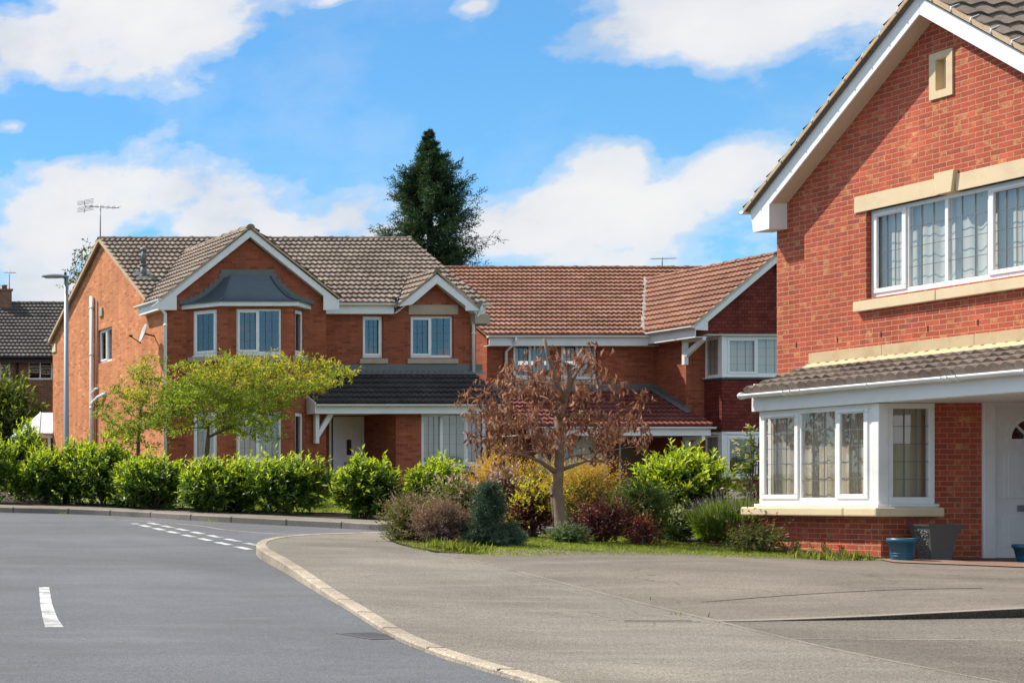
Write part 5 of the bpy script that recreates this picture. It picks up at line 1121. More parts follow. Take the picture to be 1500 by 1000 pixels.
def spray(lv, P, D, k, ln, L, W, out=0.9, m=0, mnew=None, newk=0, jitter=0.25, curl=0.12, Lj=0.3):
    """leaves set in a spiral along shoots that start at P and run along D"""
    n = len(P); D = nrm(D); ref = np.where(np.abs(D[:, 2:3]) < 0.9, np.array([[0, 0, 1.0]]), np.array([[1.0, 0, 0]])); A = nrm(np.cross(D, ref)); B = np.cross(D, A); ph = rng.uniform(0, 6.28, n)
    ln = np.broadcast_to(ln, n)
    for i in range(k):
        t = (i + 0.5) / k; w = (ph + i * 2.4)[:, None]; side = A * np.cos(w) + B * np.sin(w)
        d = nrm(D * (0.35 + 0.75 * t) + side * out * (1.1 - 0.5 * t) + rng.normal(size=(n, 3)) * jitter)
        nn = D - d * np.sum(D * d, axis=1, keepdims=True) + np.array([[0, 0, 0.25]])
        sc = rng.uniform(1 - Lj, 1 + Lj, n) * (1.0 - 0.25 * t)
        lv.add(P + D * (ln * t)[:, None], d, nn, L * sc, W * sc, (mnew if (mnew is not None and i >= k - newk) else m), curl)
LF = dict(
    laurel=leafmat('laurel_leaf', [(0.05, 0.10, 0.014), (0.075, 0.135, 0.02), (0.10, 0.165, 0.025)], 0.38, 0.42, 0.3),
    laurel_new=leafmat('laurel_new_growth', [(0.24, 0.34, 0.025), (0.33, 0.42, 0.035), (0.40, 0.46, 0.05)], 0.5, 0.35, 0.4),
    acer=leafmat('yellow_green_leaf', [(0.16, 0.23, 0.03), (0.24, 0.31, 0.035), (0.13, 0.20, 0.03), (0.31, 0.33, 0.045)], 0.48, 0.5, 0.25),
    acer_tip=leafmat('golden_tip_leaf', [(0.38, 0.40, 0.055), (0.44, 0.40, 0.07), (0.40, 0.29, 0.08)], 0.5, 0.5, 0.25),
    dead=leafmat('dead_brown_leaf', [(0.15, 0.066, 0.04), (0.27, 0.13, 0.075), (0.42, 0.24, 0.15), (0.18, 0.08, 0.048), (0.32, 0.165, 0.098)], 0.28, 0.7, 0.25, (1.3, 0.9, 0.7)),
    conifer=leafmat('dark_conifer_spray', [(0.026, 0.058, 0.026), (0.05, 0.095, 0.036), (0.034, 0.072, 0.034)], 0.2, 0.6, 0.2),
    spruce=leafmat('blue_green_needle', [(0.035, 0.07, 0.034), (0.06, 0.10, 0.056), (0.045, 0.085, 0.045), (0.12, 0.17, 0.12)], 0.15, 0.5, 0.3),
    gold=leafmat('golden_conifer_frond', [(0.46, 0.29, 0.055), (0.54, 0.36, 0.08), (0.36, 0.23, 0.05)], 0.38, 0.6, 0.2),
    mauve=leafmat('dry_mauve_sprig', [(0.22, 0.14, 0.12), (0.32, 0.21, 0.17), (0.16, 0.11, 0.095)], 0.25, 0.8, 0.2),
    olive=leafmat('olive_leaf', [(0.11, 0.13, 0.035), (0.16, 0.17, 0.05), (0.09, 0.11, 0.03)], 0.35, 0.6, 0.25),
    yellow=leafmat('bright_yellow_leaf', [(0.48, 0.46, 0.05), (0.54, 0.48, 0.06), (0.32, 0.37, 0.05)], 0.42, 0.5, 0.3),
    red=leafmat('dark_red_leaf', [(0.11, 0.03, 0.03), (0.16, 0.045, 0.04), (0.08, 0.03, 0.025)], 0.3, 0.5, 0.3, (1.6, 0.7, 0.6)),
    pink=leafmat('pale_pink_petal', [(0.60, 0.40, 0.36), (0.66, 0.50, 0.44), (0.48, 0.30, 0.26)], 0.3, 0.7, 0.2, (1, .9, .9)),
    green=leafmat('mid_green_leaf', [(0.06, 0.105, 0.03), (0.095, 0.15, 0.04), (0.07, 0.12, 0.035)], 0.33, 0.5, 0.3),
    silver=leafmat('grey_green_leaf', [(0.13, 0.17, 0.11), (0.19, 0.23, 0.15), (0.15, 0.20, 0.10)], 0.3, 0.6, 0.25),
    cream=leafmat('cream_edged_leaf', [(0.38, 0.38, 0.22), (0.45, 0.44, 0.27), (0.20, 0.25, 0.10)], 0.35, 0.5, 0.3),
    lavender=leafmat('lavender_stem', [(0.17, 0.26, 0.055), (0.23, 0.31, 0.07), (0.15, 0.23, 0.05)], 0.4, 0.6, 0.2),
    lavflower=leafmat('lavender_flower', [(0.20, 0.15, 0.22), (0.26, 0.20, 0.28)], 0.3, 0.8, 0.1, (1, 1, 1.1)),
    grassb=leafmat('grass_blade', [(0.17, 0.24, 0.04), (0.24, 0.29, 0.05), (0.30, 0.31, 0.09)], 0.45, 0.6, 0.2),
    poppy=leafmat('poppy_petal', [(0.55, 0.02, 0.02), (0.65, 0.04, 0.03)], 0.4, 0.6, 0.2, (1.2, 0.6, 0.6)),
    orange=leafmat('orange_bloom', [(0.50, 0.14, 0.05), (0.55, 0.19, 0.07)], 0.3, 0.6, 0.2, (1.2, .8, .6)),
    bush=leafmat('background_leaf', [(0.05, 0.075, 0.02), (0.085, 0.11, 0.025), (0.12, 0.13, 0.03)], 0.35, 0.6, 0.25))
def stems(x, y, z, tips, name, parent, mat, r=0.012):
    mb = MB()
    for p in tips:
        p = Vector(p); b = Vector((x + random.uniform(-.06, .06), y + random.uniform(-.06, .06), z)); m = b.lerp(p, 0.5) + Vector((random.uniform(-.06, .06), random.uniform(-.06, .06), 0.05)); mb.tube([b, m, p], [r, r * 0.75, r * 0.4], 5, cap=False)
    return mb.build(name, mat, parent)
def lumpy(x, y, z, w, d, h, nl, n, lo=0.72, hi=1.06, low=0.1, squash=0.5):
    """n points scattered through the outer shell of a heap of nl rounded lumps"""
    C, R = [], []
    for i in range(nl):
        a = rng.uniform(0, 6.28); q = rng.uniform(0.05, 0.70); hh = rng.uniform(0.26, 0.62)
        C.append((x + math.cos(a) * q * w / 2, y + math.sin(a) * q * d / 2, z + h * (hh + low * 0.3))); R.append((w * rng.uniform(0.15, 0.24), d * rng.uniform(0.15, 0.24), h * rng.uniform(0.24, 0.37)))
    C.append((x, y, z + h * 0.5)); R.append((w * 0.30, d * 0.30, h * 0.46)); C, R = np.array(C), np.array(R)
    i = rng.integers(0, len(C), n); u = rdir(n, 0.25); r = rng.uniform(lo, hi, n)[:, None]
    P = C[i] + u * R[i] * r; ok = P[:, 2] > z + h * low * 0.5; return P[ok], u[ok]
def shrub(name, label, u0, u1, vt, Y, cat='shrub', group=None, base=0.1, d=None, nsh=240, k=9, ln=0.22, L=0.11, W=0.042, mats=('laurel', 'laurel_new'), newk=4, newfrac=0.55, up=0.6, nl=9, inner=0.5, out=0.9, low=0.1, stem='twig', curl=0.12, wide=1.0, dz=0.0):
    x = X_((u0 + u1) / 2, Y); w = max(0.3, (u1 - u0) * Y / F * wide - ln * 0.5); z = G(Y) + base + dz; h = max(0.15, Z_(vt, Y) - z - ln * 0.85); w *= 0.9; d = d or w * 0.85
    t = thing(name, (x, Y, z), label, cat, group); lv = Leaves()
    P, u = lumpy(x, Y, z, w, d, h, nl, nsh, low=low)
    D = nrm(u + np.array([[0, 0, up]]) + rng.normal(size=u.shape) * 0.25)
    P = P + rng.normal(size=P.shape) * 0.05 * min(w, 1.5)
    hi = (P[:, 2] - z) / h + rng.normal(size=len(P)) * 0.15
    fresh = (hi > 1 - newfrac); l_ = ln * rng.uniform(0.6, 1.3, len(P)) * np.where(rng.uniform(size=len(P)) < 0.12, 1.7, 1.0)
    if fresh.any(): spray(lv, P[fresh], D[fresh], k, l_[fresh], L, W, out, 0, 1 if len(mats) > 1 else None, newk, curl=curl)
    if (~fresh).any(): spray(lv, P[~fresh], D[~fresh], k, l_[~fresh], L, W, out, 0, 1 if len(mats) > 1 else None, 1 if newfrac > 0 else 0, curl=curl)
    P2, u2 = lumpy(x, Y, z, w * 0.9, d * 0.9, h * 0.92, nl, int(nsh * inner), 0.3, 0.8, low=low)
    spray(lv, P2, nrm(u2 + np.array([[0, 0, up]])), max(4, k - 3), ln * 0.9, L, W, out, 0, curl=curl)
    lv.build('foliage', [LF[m] for m in mats], t, (x, Y, z))
    tips = P[rng.integers(0, len(P), 16)]; stems(x, Y, z - 0.05, tips, 'stem', t, M[stem]); return t
# ---- laurel hedge along the far kerb: each plant its own
hed = 'laurel shrubs along the far kerb'
spots = [(-60, 20, 628, 34.6, 'broad laurel at the hedge end, cut by the left picture edge'), (5, 62, 612, 35.3, 'tallest pale laurel rising at the back of the hedge left of the lamp post'), (30, 100, 652, 34.0, 'laurel directly left of the lamp post base in the hedge'),
         (80, 152, 642, 33.6, 'laurel right behind the lamp post, glossy leaves in the sun'), (118, 185, 640, 32.9, 'laurel in front of the white soil pipe, right of the lamp post'), (170, 222, 664, 32.0, 'low laurel below the small multi-stemmed tree'),
         (186, 275, 662, 31.2, 'rounded laurel between the two yellow-green trees'), (258, 345, 668, 30.0, 'dark based laurel under the umbrella-shaped tree trunk'), (318, 388, 672, 30.1, 'laurel in front of the lower bay window'), (356, 480, 664, 29.2, 'wide laurel at the right end of the hedge before the gap'),]
for (a, b, vt, Y, lab) in spots:
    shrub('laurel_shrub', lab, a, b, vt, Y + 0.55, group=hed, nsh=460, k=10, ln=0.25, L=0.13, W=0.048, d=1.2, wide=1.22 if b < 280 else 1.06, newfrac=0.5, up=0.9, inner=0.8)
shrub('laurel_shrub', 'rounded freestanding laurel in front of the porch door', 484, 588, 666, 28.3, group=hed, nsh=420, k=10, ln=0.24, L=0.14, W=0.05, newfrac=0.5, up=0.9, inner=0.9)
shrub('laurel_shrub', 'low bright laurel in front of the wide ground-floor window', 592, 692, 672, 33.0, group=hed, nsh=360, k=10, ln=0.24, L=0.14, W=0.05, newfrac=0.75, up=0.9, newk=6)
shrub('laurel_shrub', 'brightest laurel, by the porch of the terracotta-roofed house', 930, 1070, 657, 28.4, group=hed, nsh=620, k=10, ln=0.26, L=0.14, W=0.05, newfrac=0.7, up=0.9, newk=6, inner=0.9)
# ---- island bed round the dead tree
bed = 'plants round the dead tree'
shrub('spiraea_shrub', 'loose olive and pinkish shrub at the left tip of the island bed', 562, 640, 716, 21.5, group=bed, wide=1.2, nsh=420, k=10, ln=0.26, L=0.055, W=0.02, mats=('olive', 'mauve'), newfrac=0.8, newk=4, nl=10, up=0.8, inner=0.8, low=0.0)
shrub('heather_shrub', 'dry mauve-brown heather mound beside the blue spruce', 612, 690, 720, 20.9, group=bed, wide=1.2, nsh=520, k=12, ln=0.2, L=0.045, W=0.014, mats=('mauve', 'olive'), newfrac=0.0, nl=10, up=0.6, inner=0.9, low=0.0)
shrub('pink_shrub', 'shrub with faded pink flower heads behind the heather', 632, 715, 690, 22.8, group=bed, wide=1.2, nsh=330, k=10, ln=0.24, L=0.06, W=0.03, mats=('olive', 'pink'), newfrac=0.7, newk=2, nl=9, up=0.8)
shrub('pink_shrub', 'sparse tall shrub of pale pink leaves right behind the blue spruce', 708, 772, 668, 23.2, group=bed, nsh=220, k=8, ln=0.26, L=0.065, W=0.032, mats=('mauve', 'pink'), newfrac=0.6, newk=2, nl=8, up=0.9, low=0.1)
shrub('golden_conifer', 'feathery golden conifer left of the dead tree trunk', 690, 765, 646, 26.2, group=bed, wide=1.15, cat='conifer', nsh=520, k=12, ln=0.34, L=0.06, W=0.014, mats=('gold', 'gold'), newfrac=0.95, newk=9, nl=9, up=1.2)
shrub('golden_conifer', 'wide golden conifer right of the dead tree trunk', 788, 915, 664, 25.6, group=bed, wide=1.15, cat='conifer', nsh=760, k=12, ln=0.34, L=0.065, W=0.014, mats=('olive', 'gold'), newfrac=0.85, newk=9, nl=12, up=0.9)
shrub('golden_conifer', 'olive centred conifer directly behind the dead tree trunk', 742, 830, 664, 26.8, group=bed, cat='conifer', nsh=520, k=12, ln=0.3, L=0.06, W=0.014, mats=('olive', 'gold'), newfrac=0.5, newk=5, nl=9, up=1.0)
shrub('barberry_shrub', 'yellow and red leaved barberry left against the dead tree trunk', 748, 818, 700, 22.6, group=bed, nsh=300, k=10, ln=0.24, L=0.06, W=0.034, mats=('red', 'yellow'), newfrac=0.75, newk=4, nl=9, up=1.0)
shrub('barberry_shrub', 'dark red barberry mound right of the dead tree trunk', 842, 925, 722, 22.0, group=bed, wide=1.15, nsh=420, k=11, ln=0.24, L=0.045, W=0.025, mats=('red', 'green'), newfrac=0.12, newk=2, nl=9, up=0.8, low=0.0)
shrub('juniper_shrub', 'dark green cypress-like shrub beside the dark red barberry', 898, 980, 690, 22.2, group=bed, wide=1.25, nsh=560, k=12, ln=0.2, L=0.06, W=0.018, mats=('green', 'olive'), newfrac=0.4, newk=2, nl=10, up=0.5, low=0.0)
shrub('variegated_shrub', 'low cream-edged shrub beneath the brightest laurel', 962, 1032, 744, 22.6, group=bed, wide=1.2, nsh=300, k=10, ln=0.16, L=0.055, W=0.03, mats=('green', 'cream'), newfrac=0.6, newk=4, nl=8, up=0.8, low=0.0)
shrub('azalea_shrub', 'small shrub with one orange-pink bloom cluster beside the dark green shrub', 915, 962, 752, 21.4, group=bed, nsh=130, k=8, ln=0.14, L=0.045, W=0.025, mats=('red', 'orange'), newfrac=0.12, newk=3, nl=5, up=0.6, low=0.0)
shrub('catmint_clump', 'small grey-green clump at the foot of the dead tree', 800, 862, 772, 21.3, group=bed, cat='plant', nsh=220, k=9, ln=0.16, L=0.055, W=0.02, mats=('green', 'silver'), newfrac=0.8, newk=4, nl=8, up=0.9, low=0.0)
shrub('twiggy_rose', 'straggly rose bush with reddish twigs at the far end of the bay window', 1070, 1152, 762, 20.6, group='plants by the near house', nsh=190, k=8, ln=0.22, L=0.05, W=0.03, mats=('olive', 'red'), newfrac=0.5, newk=2, nl=8, up=0.4, low=0.0, inner=0.4)
shrub('climbing_shrub', 'thin variegated climber beside the white bay window edge', 1092, 1116, 592, 22.9, group='plants by the near house', cat='climber', nsh=60, k=8, ln=0.2, L=0.08, W=0.05, mats=('green', 'cream'), newfrac=0.6, newk=3, nl=7, up=0.1, low=0.25, d=0.35, wide=1.2, inner=0.15)
shrub('bush', 'leafy olive bush left of the orange side wall', -95, 88, 528, 52.6, cat='bush', nsh=900, k=10, ln=0.4, L=0.20, W=0.09, mats=('bush', 'acer'), newfrac=0.5, newk=2, nl=14, up=0.4, d=2.2, inner=0.8)
def spruce():
    Y = 20.6; x = X_(717, Y); z = G(Y) + hp(x, Y) + 0.03; t = thing('blue_spruce', (x, Y, z), 'dwarf blue-green spruce with a narrow upper tier, in front of the heather', 'conifer', bed)
    s = Y / F; lumps = []
    for (u, v, r) in ((717, 717, 11), (717, 722, 14), (709, 734, 16), (724, 738, 17), (703, 749, 17), (718, 752, 20), (732, 748, 12), (712, 764, 15), (700, 775, 20), (722, 776, 22), (742, 777, 18), (690, 783, 17), (712, 790, 24), (735, 794, 24), (753, 789, 15), (698, 800, 16), (724, 806, 18), (748, 802, 14)):
        for dy in (-0.6, 0.5): lumps.append((X_(u, Y + dy * r * s * 1.2) + rng.uniform(-.03, .03), Y + dy * r * s * 1.2, Z_(v, Y), r * s * rng.uniform(0.55, 0.85) * (0.85 if v < 760 else 1.0)))
    sub_ = []
    for l in lumps:
        for _ in range(3):
            o = rdir(1)[0] * l[3] * 0.75; sub_.append((l[0] + o[0], l[1] + o[1], max(z + 0.05, l[2] + o[2] * 0.8), l[3] * rng.uniform(0.34, 0.55)))
    lumps = np.array(sub_); n = 4200; i = rng.integers(0, len(lumps), n); u = rdir(n, 0.2); P = lumps[i, :3] + u * (lumps[i, 3] * rng.uniform(0.55, 1.0, n))[:, None]
    P[:, 2] = np.maximum(P[:, 2], z + 0.02)
    lv = Leaves(); spray(lv, P, nrm(u + np.array([[-0.1, 0, 0.45]]) + rng.normal(size=u.shape) * 0.3), 10, 0.095, 0.036, 0.009, 0.8, 0, jitter=0.2, curl=0.02)
    lv.build('foliage', [LF['spruce']], t, (x, Y, z)); mb = MB(); mb.tube([(x, Y, z - 0.05), (x, Y, z + 0.7)], [0.035, 0.012], 8); mb.build('trunk', M['bark'], t)
spruce()
def lavender():
    Y = 22.0; x = X_(1072, Y); z = G(Y) + hp(x, Y) + 0.03; t = thing('lavender', (x, Y, z), 'upright lavender clump of thin stems beside the near bay window', 'plant', 'plants by the near house')
    n = 4200; a = rng.uniform(0, 6.28, n); q = np.sqrt(rng.uniform(0, 1, n)); w, h = 96 * Y / F / 2, Z_(718, Y) - z
    base = np.stack([x + q * np.cos(a) * w * 0.75, Y + q * np.sin(a) * w * 0.6, np.full(n, z)], 1); D = nrm(np.stack([np.cos(a) * q * 0.42 + rng.normal(size=n) * 0.1, np.sin(a) * q * 0.42 + rng.normal(size=n) * 0.1, np.ones(n)], 1)); ln = h * rng.uniform(0.6, 1.0, n) * (1.05 - 0.3 * q)
    lv = Leaves(); lv.add(base, D, rdir(n), ln, 0.013, 0, 0.03); spray(lv, base + D * (ln * 0.2)[:, None], D, 7, ln * 0.55, 0.09, 0.009, 0.5, 0)
    tips = base + D * ln[:, None]; m = rng.uniform(size=n) < 0.06; spray(lv, tips[m], D[m], 6, 0.09, 0.022, 0.014, 0.7, 1)
    lv.build('foliage', [LF['lavender'], LF['lavflower']], t, (x, Y, z))
lavender()
# ---- trees grown branch by branch towards points of their crown
def grow(trunk, targets, r_tip, r_max, seg=0.16, wander=0.05, sag=0.0, power=2.35):
    nodes = [Vector(p) for p in trunk]; par = list(range(-1, len(nodes) - 1)); tipn = []
    top = nodes[-1]; order = sorted(targets, key=lambda p: min((Vector(p) - n).length for n in nodes))
    arr = [tuple(n) for n in nodes]
    for tg in order:
        A = np.array(arr); tgv = np.array(tg); d = np.linalg.norm(A - tgv, axis=1) + np.maximum(0, A[:, 2] - tgv[2] + 0.02) * 0.9
        d[:max(1, len(trunk) // 4)] += 5; j = int(np.argmin(d)); s = Vector(arr[j]); e = Vector(tg); L = (e - s).length; k = max(2, int(L / seg)); prev = j
        mid = s.lerp(e, 0.5) + Vector((random.uniform(-1, 1), random.uniform(-1, 1), random.uniform(-.3, 1))) * L * 0.13 + Vector((0, 0, sag * L))
        for q in range(1, k + 1):
            t = q / k; p = s.lerp(mid, t).lerp(mid.lerp(e, t), t) + Vector((random.uniform(-1, 1), random.uniform(-1, 1), random.uniform(-1, 1))) * wander * seg * (q < k)
            arr.append(tuple(p)); par.append(prev); prev = len(arr) - 1
        tipn.append(prev)
    R = np.zeros(len(arr)); ch = [[] for _ in arr]
    for i, p in enumerate(par):
        if p >= 0: ch[p].append(i)
    for i in range(len(arr) - 1, -1, -1): R[i] = r_tip if not ch[i] else sum(R[c] ** power for c in ch[i]) ** (1 / power)
    R *= min(1.0, r_max / R[0]); R = np.maximum(R, r_tip * 0.6); nt_ = len(trunk)
    for i in range(nt_): R[i] = max(R[i], r_max * (1 - 0.55 * (i / nt_)) * (1 + 0.35 * max(0, 1 - i / 3.0)))
    return arr, par, R, ch, tipn
def limb_mesh(arr, par, R, ch, trunk_n):
    mt, mb_ = MB(), MB(); done = set()
    def chain(i0, i1):
        ids = [i0, i1]
        while ch[ids[-1]]: ids.append(max(ch[ids[-1]], key=lambda c: R[c]))
        return ids
    starts = [(0, ch[0][0])] if ch[0] else []
    seen = set()
    stack = [(0, max(ch[0], key=lambda c: (c < trunk_n, R[c])))] + [(0, c) for c in ch[0]]
    while stack:
        a, b = stack.pop(0)
        if b in seen: continue
        ids = [a, b]; seen.add(b)
        while True:
            nx = [c for c in ch[ids[-1]] if c not in seen]
            if not nx: break
            m = max(nx, key=lambda c: (c < trunk_n, R[c])); seen.add(m)
            ids.append(m)
        for q in ids[1:]:
            stack += [(q, c) for c in ch[q] if c not in seen]
        if len(ids) >= 2:
            rr = [R[q] for q in ids]; rr[0] = min(rr[0], rr[1] * 1.25) if a != 0 else rr[0]
            tgt = mt if ids[0] == 0 else mb_
            tgt.tube([arr[q] for q in ids], rr, 10 if rr[0] > 0.03 else (6 if rr[0] > 0.012 else 4), cap=False)
    return mt, mb_
def crown_pts(ells, n, Y, dy, lo=0.35):
    out = []
    wts = [e[2] * e[3] for e in ells]; tot = sum(wts)
    for (u, v, ru, rv), w in zip(ells, wts):
        for _ in range(max(3, int(n * w / tot))):
            d = rdir(1)[0]; r = rng.uniform(lo, 1.0) ** 0.6; yy = Y + d[1] * r * dy; out.append((X_(u + d[0] * r * ru, 0.3 * Y + 0.7 * yy), yy, Z_(v - d[2] * r * rv, Y)))
    return out
def broad_tree(name, label, cat, trunk_px, Y, ells, ntg, dy, r_tip, r_max, bark, leaf, base_h=0.12, group=None, sag=0.0):
    x, z = X_(trunk_px[0][0], Y), G(Y) + base_h; t = thing(name, (x, Y, z), label, cat, group)
    pts = [(X_(u, Y) + 0, Y + 0.05 * math.sin(i * 1.3), Z_(v, Y)) for i, (u, v) in enumerate(trunk_px)]; pts[0] = (pts[0][0], Y, z - 0.06)
    dense = []
    for a, b in zip(pts[:-1], pts[1:]):
        k = max(1, int((Vector(b) - Vector(a)).length / 0.15)); dense += [tuple(Vector(a).lerp(Vector(b), i / k)) for i in range(k)]
    dense.append(pts[-1]); tg = crown_pts(ells, ntg, Y, dy); arr, par, R, ch, tips = grow(dense, tg, r_tip, r_max, sag=sag)
    mt, mb = limb_mesh(arr, par, R, ch, len(dense)); mt.build('trunk', M[bark], t)
    if mb.v: mb.build('branches', M[bark], t)
    lv = Leaves(); mats = leaf(lv, np.array(arr), np.array(par), R, tips, np.array(tg)); lv.build('foliage', [LF[m] for m in mats], t, (x, Y, z)); return t
def acer_leaf(dens):
    def f(lv, A, par, R, tips, tg):
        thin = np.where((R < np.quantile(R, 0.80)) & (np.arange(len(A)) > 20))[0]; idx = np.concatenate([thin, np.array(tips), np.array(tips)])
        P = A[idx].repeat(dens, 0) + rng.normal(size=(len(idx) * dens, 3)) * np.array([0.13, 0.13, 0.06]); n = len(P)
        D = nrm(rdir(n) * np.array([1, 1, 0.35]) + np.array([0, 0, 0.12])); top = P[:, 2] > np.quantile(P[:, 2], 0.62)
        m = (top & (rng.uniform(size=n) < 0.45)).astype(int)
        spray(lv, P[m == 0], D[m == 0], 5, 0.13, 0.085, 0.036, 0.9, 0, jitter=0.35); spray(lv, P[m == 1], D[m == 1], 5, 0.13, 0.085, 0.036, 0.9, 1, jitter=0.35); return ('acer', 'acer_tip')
    return f
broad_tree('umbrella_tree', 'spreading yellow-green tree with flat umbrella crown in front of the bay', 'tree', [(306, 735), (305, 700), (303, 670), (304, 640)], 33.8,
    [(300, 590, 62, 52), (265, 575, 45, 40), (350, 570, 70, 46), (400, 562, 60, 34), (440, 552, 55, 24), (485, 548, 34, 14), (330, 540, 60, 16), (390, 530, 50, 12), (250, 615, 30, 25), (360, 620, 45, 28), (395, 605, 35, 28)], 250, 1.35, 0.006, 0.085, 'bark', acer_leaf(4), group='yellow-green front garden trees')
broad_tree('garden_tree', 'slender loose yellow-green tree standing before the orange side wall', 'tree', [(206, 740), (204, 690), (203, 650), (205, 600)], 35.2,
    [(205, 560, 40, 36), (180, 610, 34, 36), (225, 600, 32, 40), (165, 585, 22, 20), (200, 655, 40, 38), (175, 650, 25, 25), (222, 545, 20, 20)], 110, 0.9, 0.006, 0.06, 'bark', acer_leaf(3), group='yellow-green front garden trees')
def dead_leaf(lv, A, par, R, tips, tg):
    mult = rng.choice([0, 2, 5, 11, 17], len(tips), p=[.12, .26, .28, .22, .12]); idx = np.concatenate([np.repeat(np.array(tips), mult)] + [np.where((R < np.quantile(R, 0.55)) & (np.arange(len(A)) > 30))[0]]); P = A[idx] + rng.normal(size=(len(idx), 3)) * np.array([0.05, 0.05, 0.085]); n = len(P)
    keep = rng.uniform(size=n) < 0.62; P = P[keep]; n = len(P); k = 3
    for i in range(k):
        D = nrm(rng.normal(size=(n, 3)) * 0.42 + np.array([0, 0, -1.0])); lv.add(P + rng.normal(size=(n, 3)) * 0.03, D, rdir(n), rng.uniform(0.07, 0.14, n), rng.uniform(0.026, 0.042, n), 0, rng.uniform(-0.3, 0.35, n))
    return ('dead',)
broad_tree('dead_tree', 'small dead tree with hanging brown leaves on the island lawn', 'tree', [(826, 786), (823, 750), (818.5, 715), (816, 690), (817, 660), (820, 635), (822, 612), (827, 590), (830, 560), (832, 535)], 22.0,
    [(750, 596, 72, 52), (828, 552, 62, 34), (888, 600, 58, 52), (912, 640, 46, 36), (708, 604, 42, 36), (790, 635, 66, 36), (860, 645, 60, 34), (765, 552, 44, 34), (745, 642, 56, 22), (800, 515, 26, 14), (858, 520, 30, 18), (938, 636, 24, 16), (690, 600, 24, 20)], 205, 0.8, 0.0034, 0.082, 'barkred', dead_leaf, group=bed, sag=0.04, base_h=0.1)
def dead_limbs():
    Y = 22.0; t = bpy.data.objects['dead_tree']; mb = MB()
    def limb(px, r0, r1, ys):
        mb = MB(); mb.tube([(X_(u, Y), Y + y, Z_(v, Y)) for (u, v), y in zip(px, ys)], [r0 + (r1 - r0) * i / (len(px) - 1) for i in range(len(px))], 8); mb.build('limb', M['barkred'], t)
    limb([(816, 693), (803, 686), (785, 676), (765, 669), (742, 664), (721, 661)], 0.042, 0.006, [0, -.05, -.1, -.15, -.2, -.2]); limb([(816, 668), (800, 662), (780, 661), (760, 664)], 0.02, 0.005, [0, .05, .1, .1])
    limb([(817, 690), (835, 682), (852, 675), (870, 676), (886, 672)], 0.032, 0.006, [0, -.05, -.12, -.1, -.15]); limb([(821, 612), (812, 603), (803, 606)], 0.045, 0.028, [0, -.06, -.1])
    limb([(826, 590), (815, 555), (803, 520), (797, 496)], 0.035, 0.022, [0, .02, .0, .0]); limb([(829, 575), (842, 545), (855, 520)], 0.03, 0.012, [0, -.05, -.05])
    x = X_(813, 22.2); z = G(22.2) + 0.1; s = thing('tree_stake', (x, 22.2, z), 'thin grey timber stake leaning behind the dead tree trunk', 'stake'); mb = MB(); a = Vector((X_(817, 22.2), 22.2, z - .1)); b = Vector((X_(808.5, 22.2), 22.2, Z_(712, 22.2)))
    mb.tube([a, b], 0.032, 8); mb.build('post', M['bark'], s); mb = MB(); c = a.lerp(b, 0.86); mb.tube([c - Vector((0, 0, 0.02)), c + Vector((0, 0, 0.02))], 0.037, 8); mb.tube([c, c + Vector((0.08, -0.1, 0))], 0.012, 6); mb.build('strap', M['black'], s)
dead_limbs()
def big_conifer():
    Y = 62.0; x = X_(628, Y); z0 = 1.7; ztop = Z_(190, Y); H = ztop - z0; t = thing('conifer_tree', (x, Y, z0), 'tall dark conifer rising behind the roofs', 'tree'); lv = Leaves(); mb = MB(); br = MB(); mb.tube([(x, Y, z0 - .2), (x + .1, Y, z0 + H * .5), (x, Y, ztop - 0.3)], [0.35, 0.2, 0.03], 8); mb.build('trunk', M['bark'], t)
    prof = [(0, .55), (0.08, 1.2), (0.15, 1.45), (0.25, 1.55), (0.35, 1.75), (0.5, 2.2), (0.62, 2.5), (0.8, 2.6), (1.0, 2.3)]
    n = 460
    for i in range(n):
        q = rng.uniform(0.0, 1) ** 0.85; zz = ztop - q * H * 0.66 - 0.1
        R = np.interp(ztop - zz, [0, .7, 1.7, 3.1, 4.5, 6, 9], [.02, .22, 0.85, 1.5, 1.95, 2.1, 1.9]) * (rng.uniform(0.5, 1.08) if rng.uniform() < 0.9 else 1.3) * 0.88; sz = min(1.0, 0.35 + (ztop - zz) / 2.6) ; a = rng.uniform(0, 6.28); o = np.array([math.cos(a), math.sin(a), 0]); up = rng.uniform(-0.05, 0.5) * (1.2 - q * 0.6)
        k = 12; tt = np.linspace(0.25, 1, k)[:, None]; P = np.array([[x, Y, zz]]) + o * R * tt + np.array([[0, 0, 1]]) * (-0.18 * R * tt + (0.18 + up) * R * tt ** 2.2)
        br.tube([tuple(p) for p in P[::3]], [0.03, 0.022, 0.014, 0.006], 4, cap=False)
        P = P.repeat(4, 0) + rng.normal(size=(k * 4, 3)) * 0.09 * (0.25 + R * 0.42); D = nrm(o[None] * 0.7 + rng.normal(size=(k * 4, 3)) * 0.5 + np.array([[0, 0, 0.12]])); spray(lv, P, D + np.array([[0, 0, 0.8 * (1 - sz)]]), 8, 0.30 * sz, 0.13 * sz ** 0.5, 0.035 * sz ** 0.5, 0.7, 0, jitter=0.3)
    br.build('branches', M['bark'], t); lv.build('foliage', [LF['conifer']], t, (x, Y, z0))
big_conifer()
def bare_leaf(lv, A, par, R, tips, tg):
    P = A[np.array(tips)]; n = len(P); spray(lv, P, rdir(n), 5, 0.3, 0.16, 0.08, 0.9, 0); return ('bush',)
broad_tree('thin_tree', 'sparse leafed tree behind the orange gable near the lamp head', 'tree', [(118, 735), (118, 600), (117, 480), (116, 430)], 60.0, [(122, 395, 20, 46), (108, 425, 14, 40), (134, 370, 10, 22)], 90, 1.0, 0.008, 0.12, 'bark', bare_leaf, base_h=0)
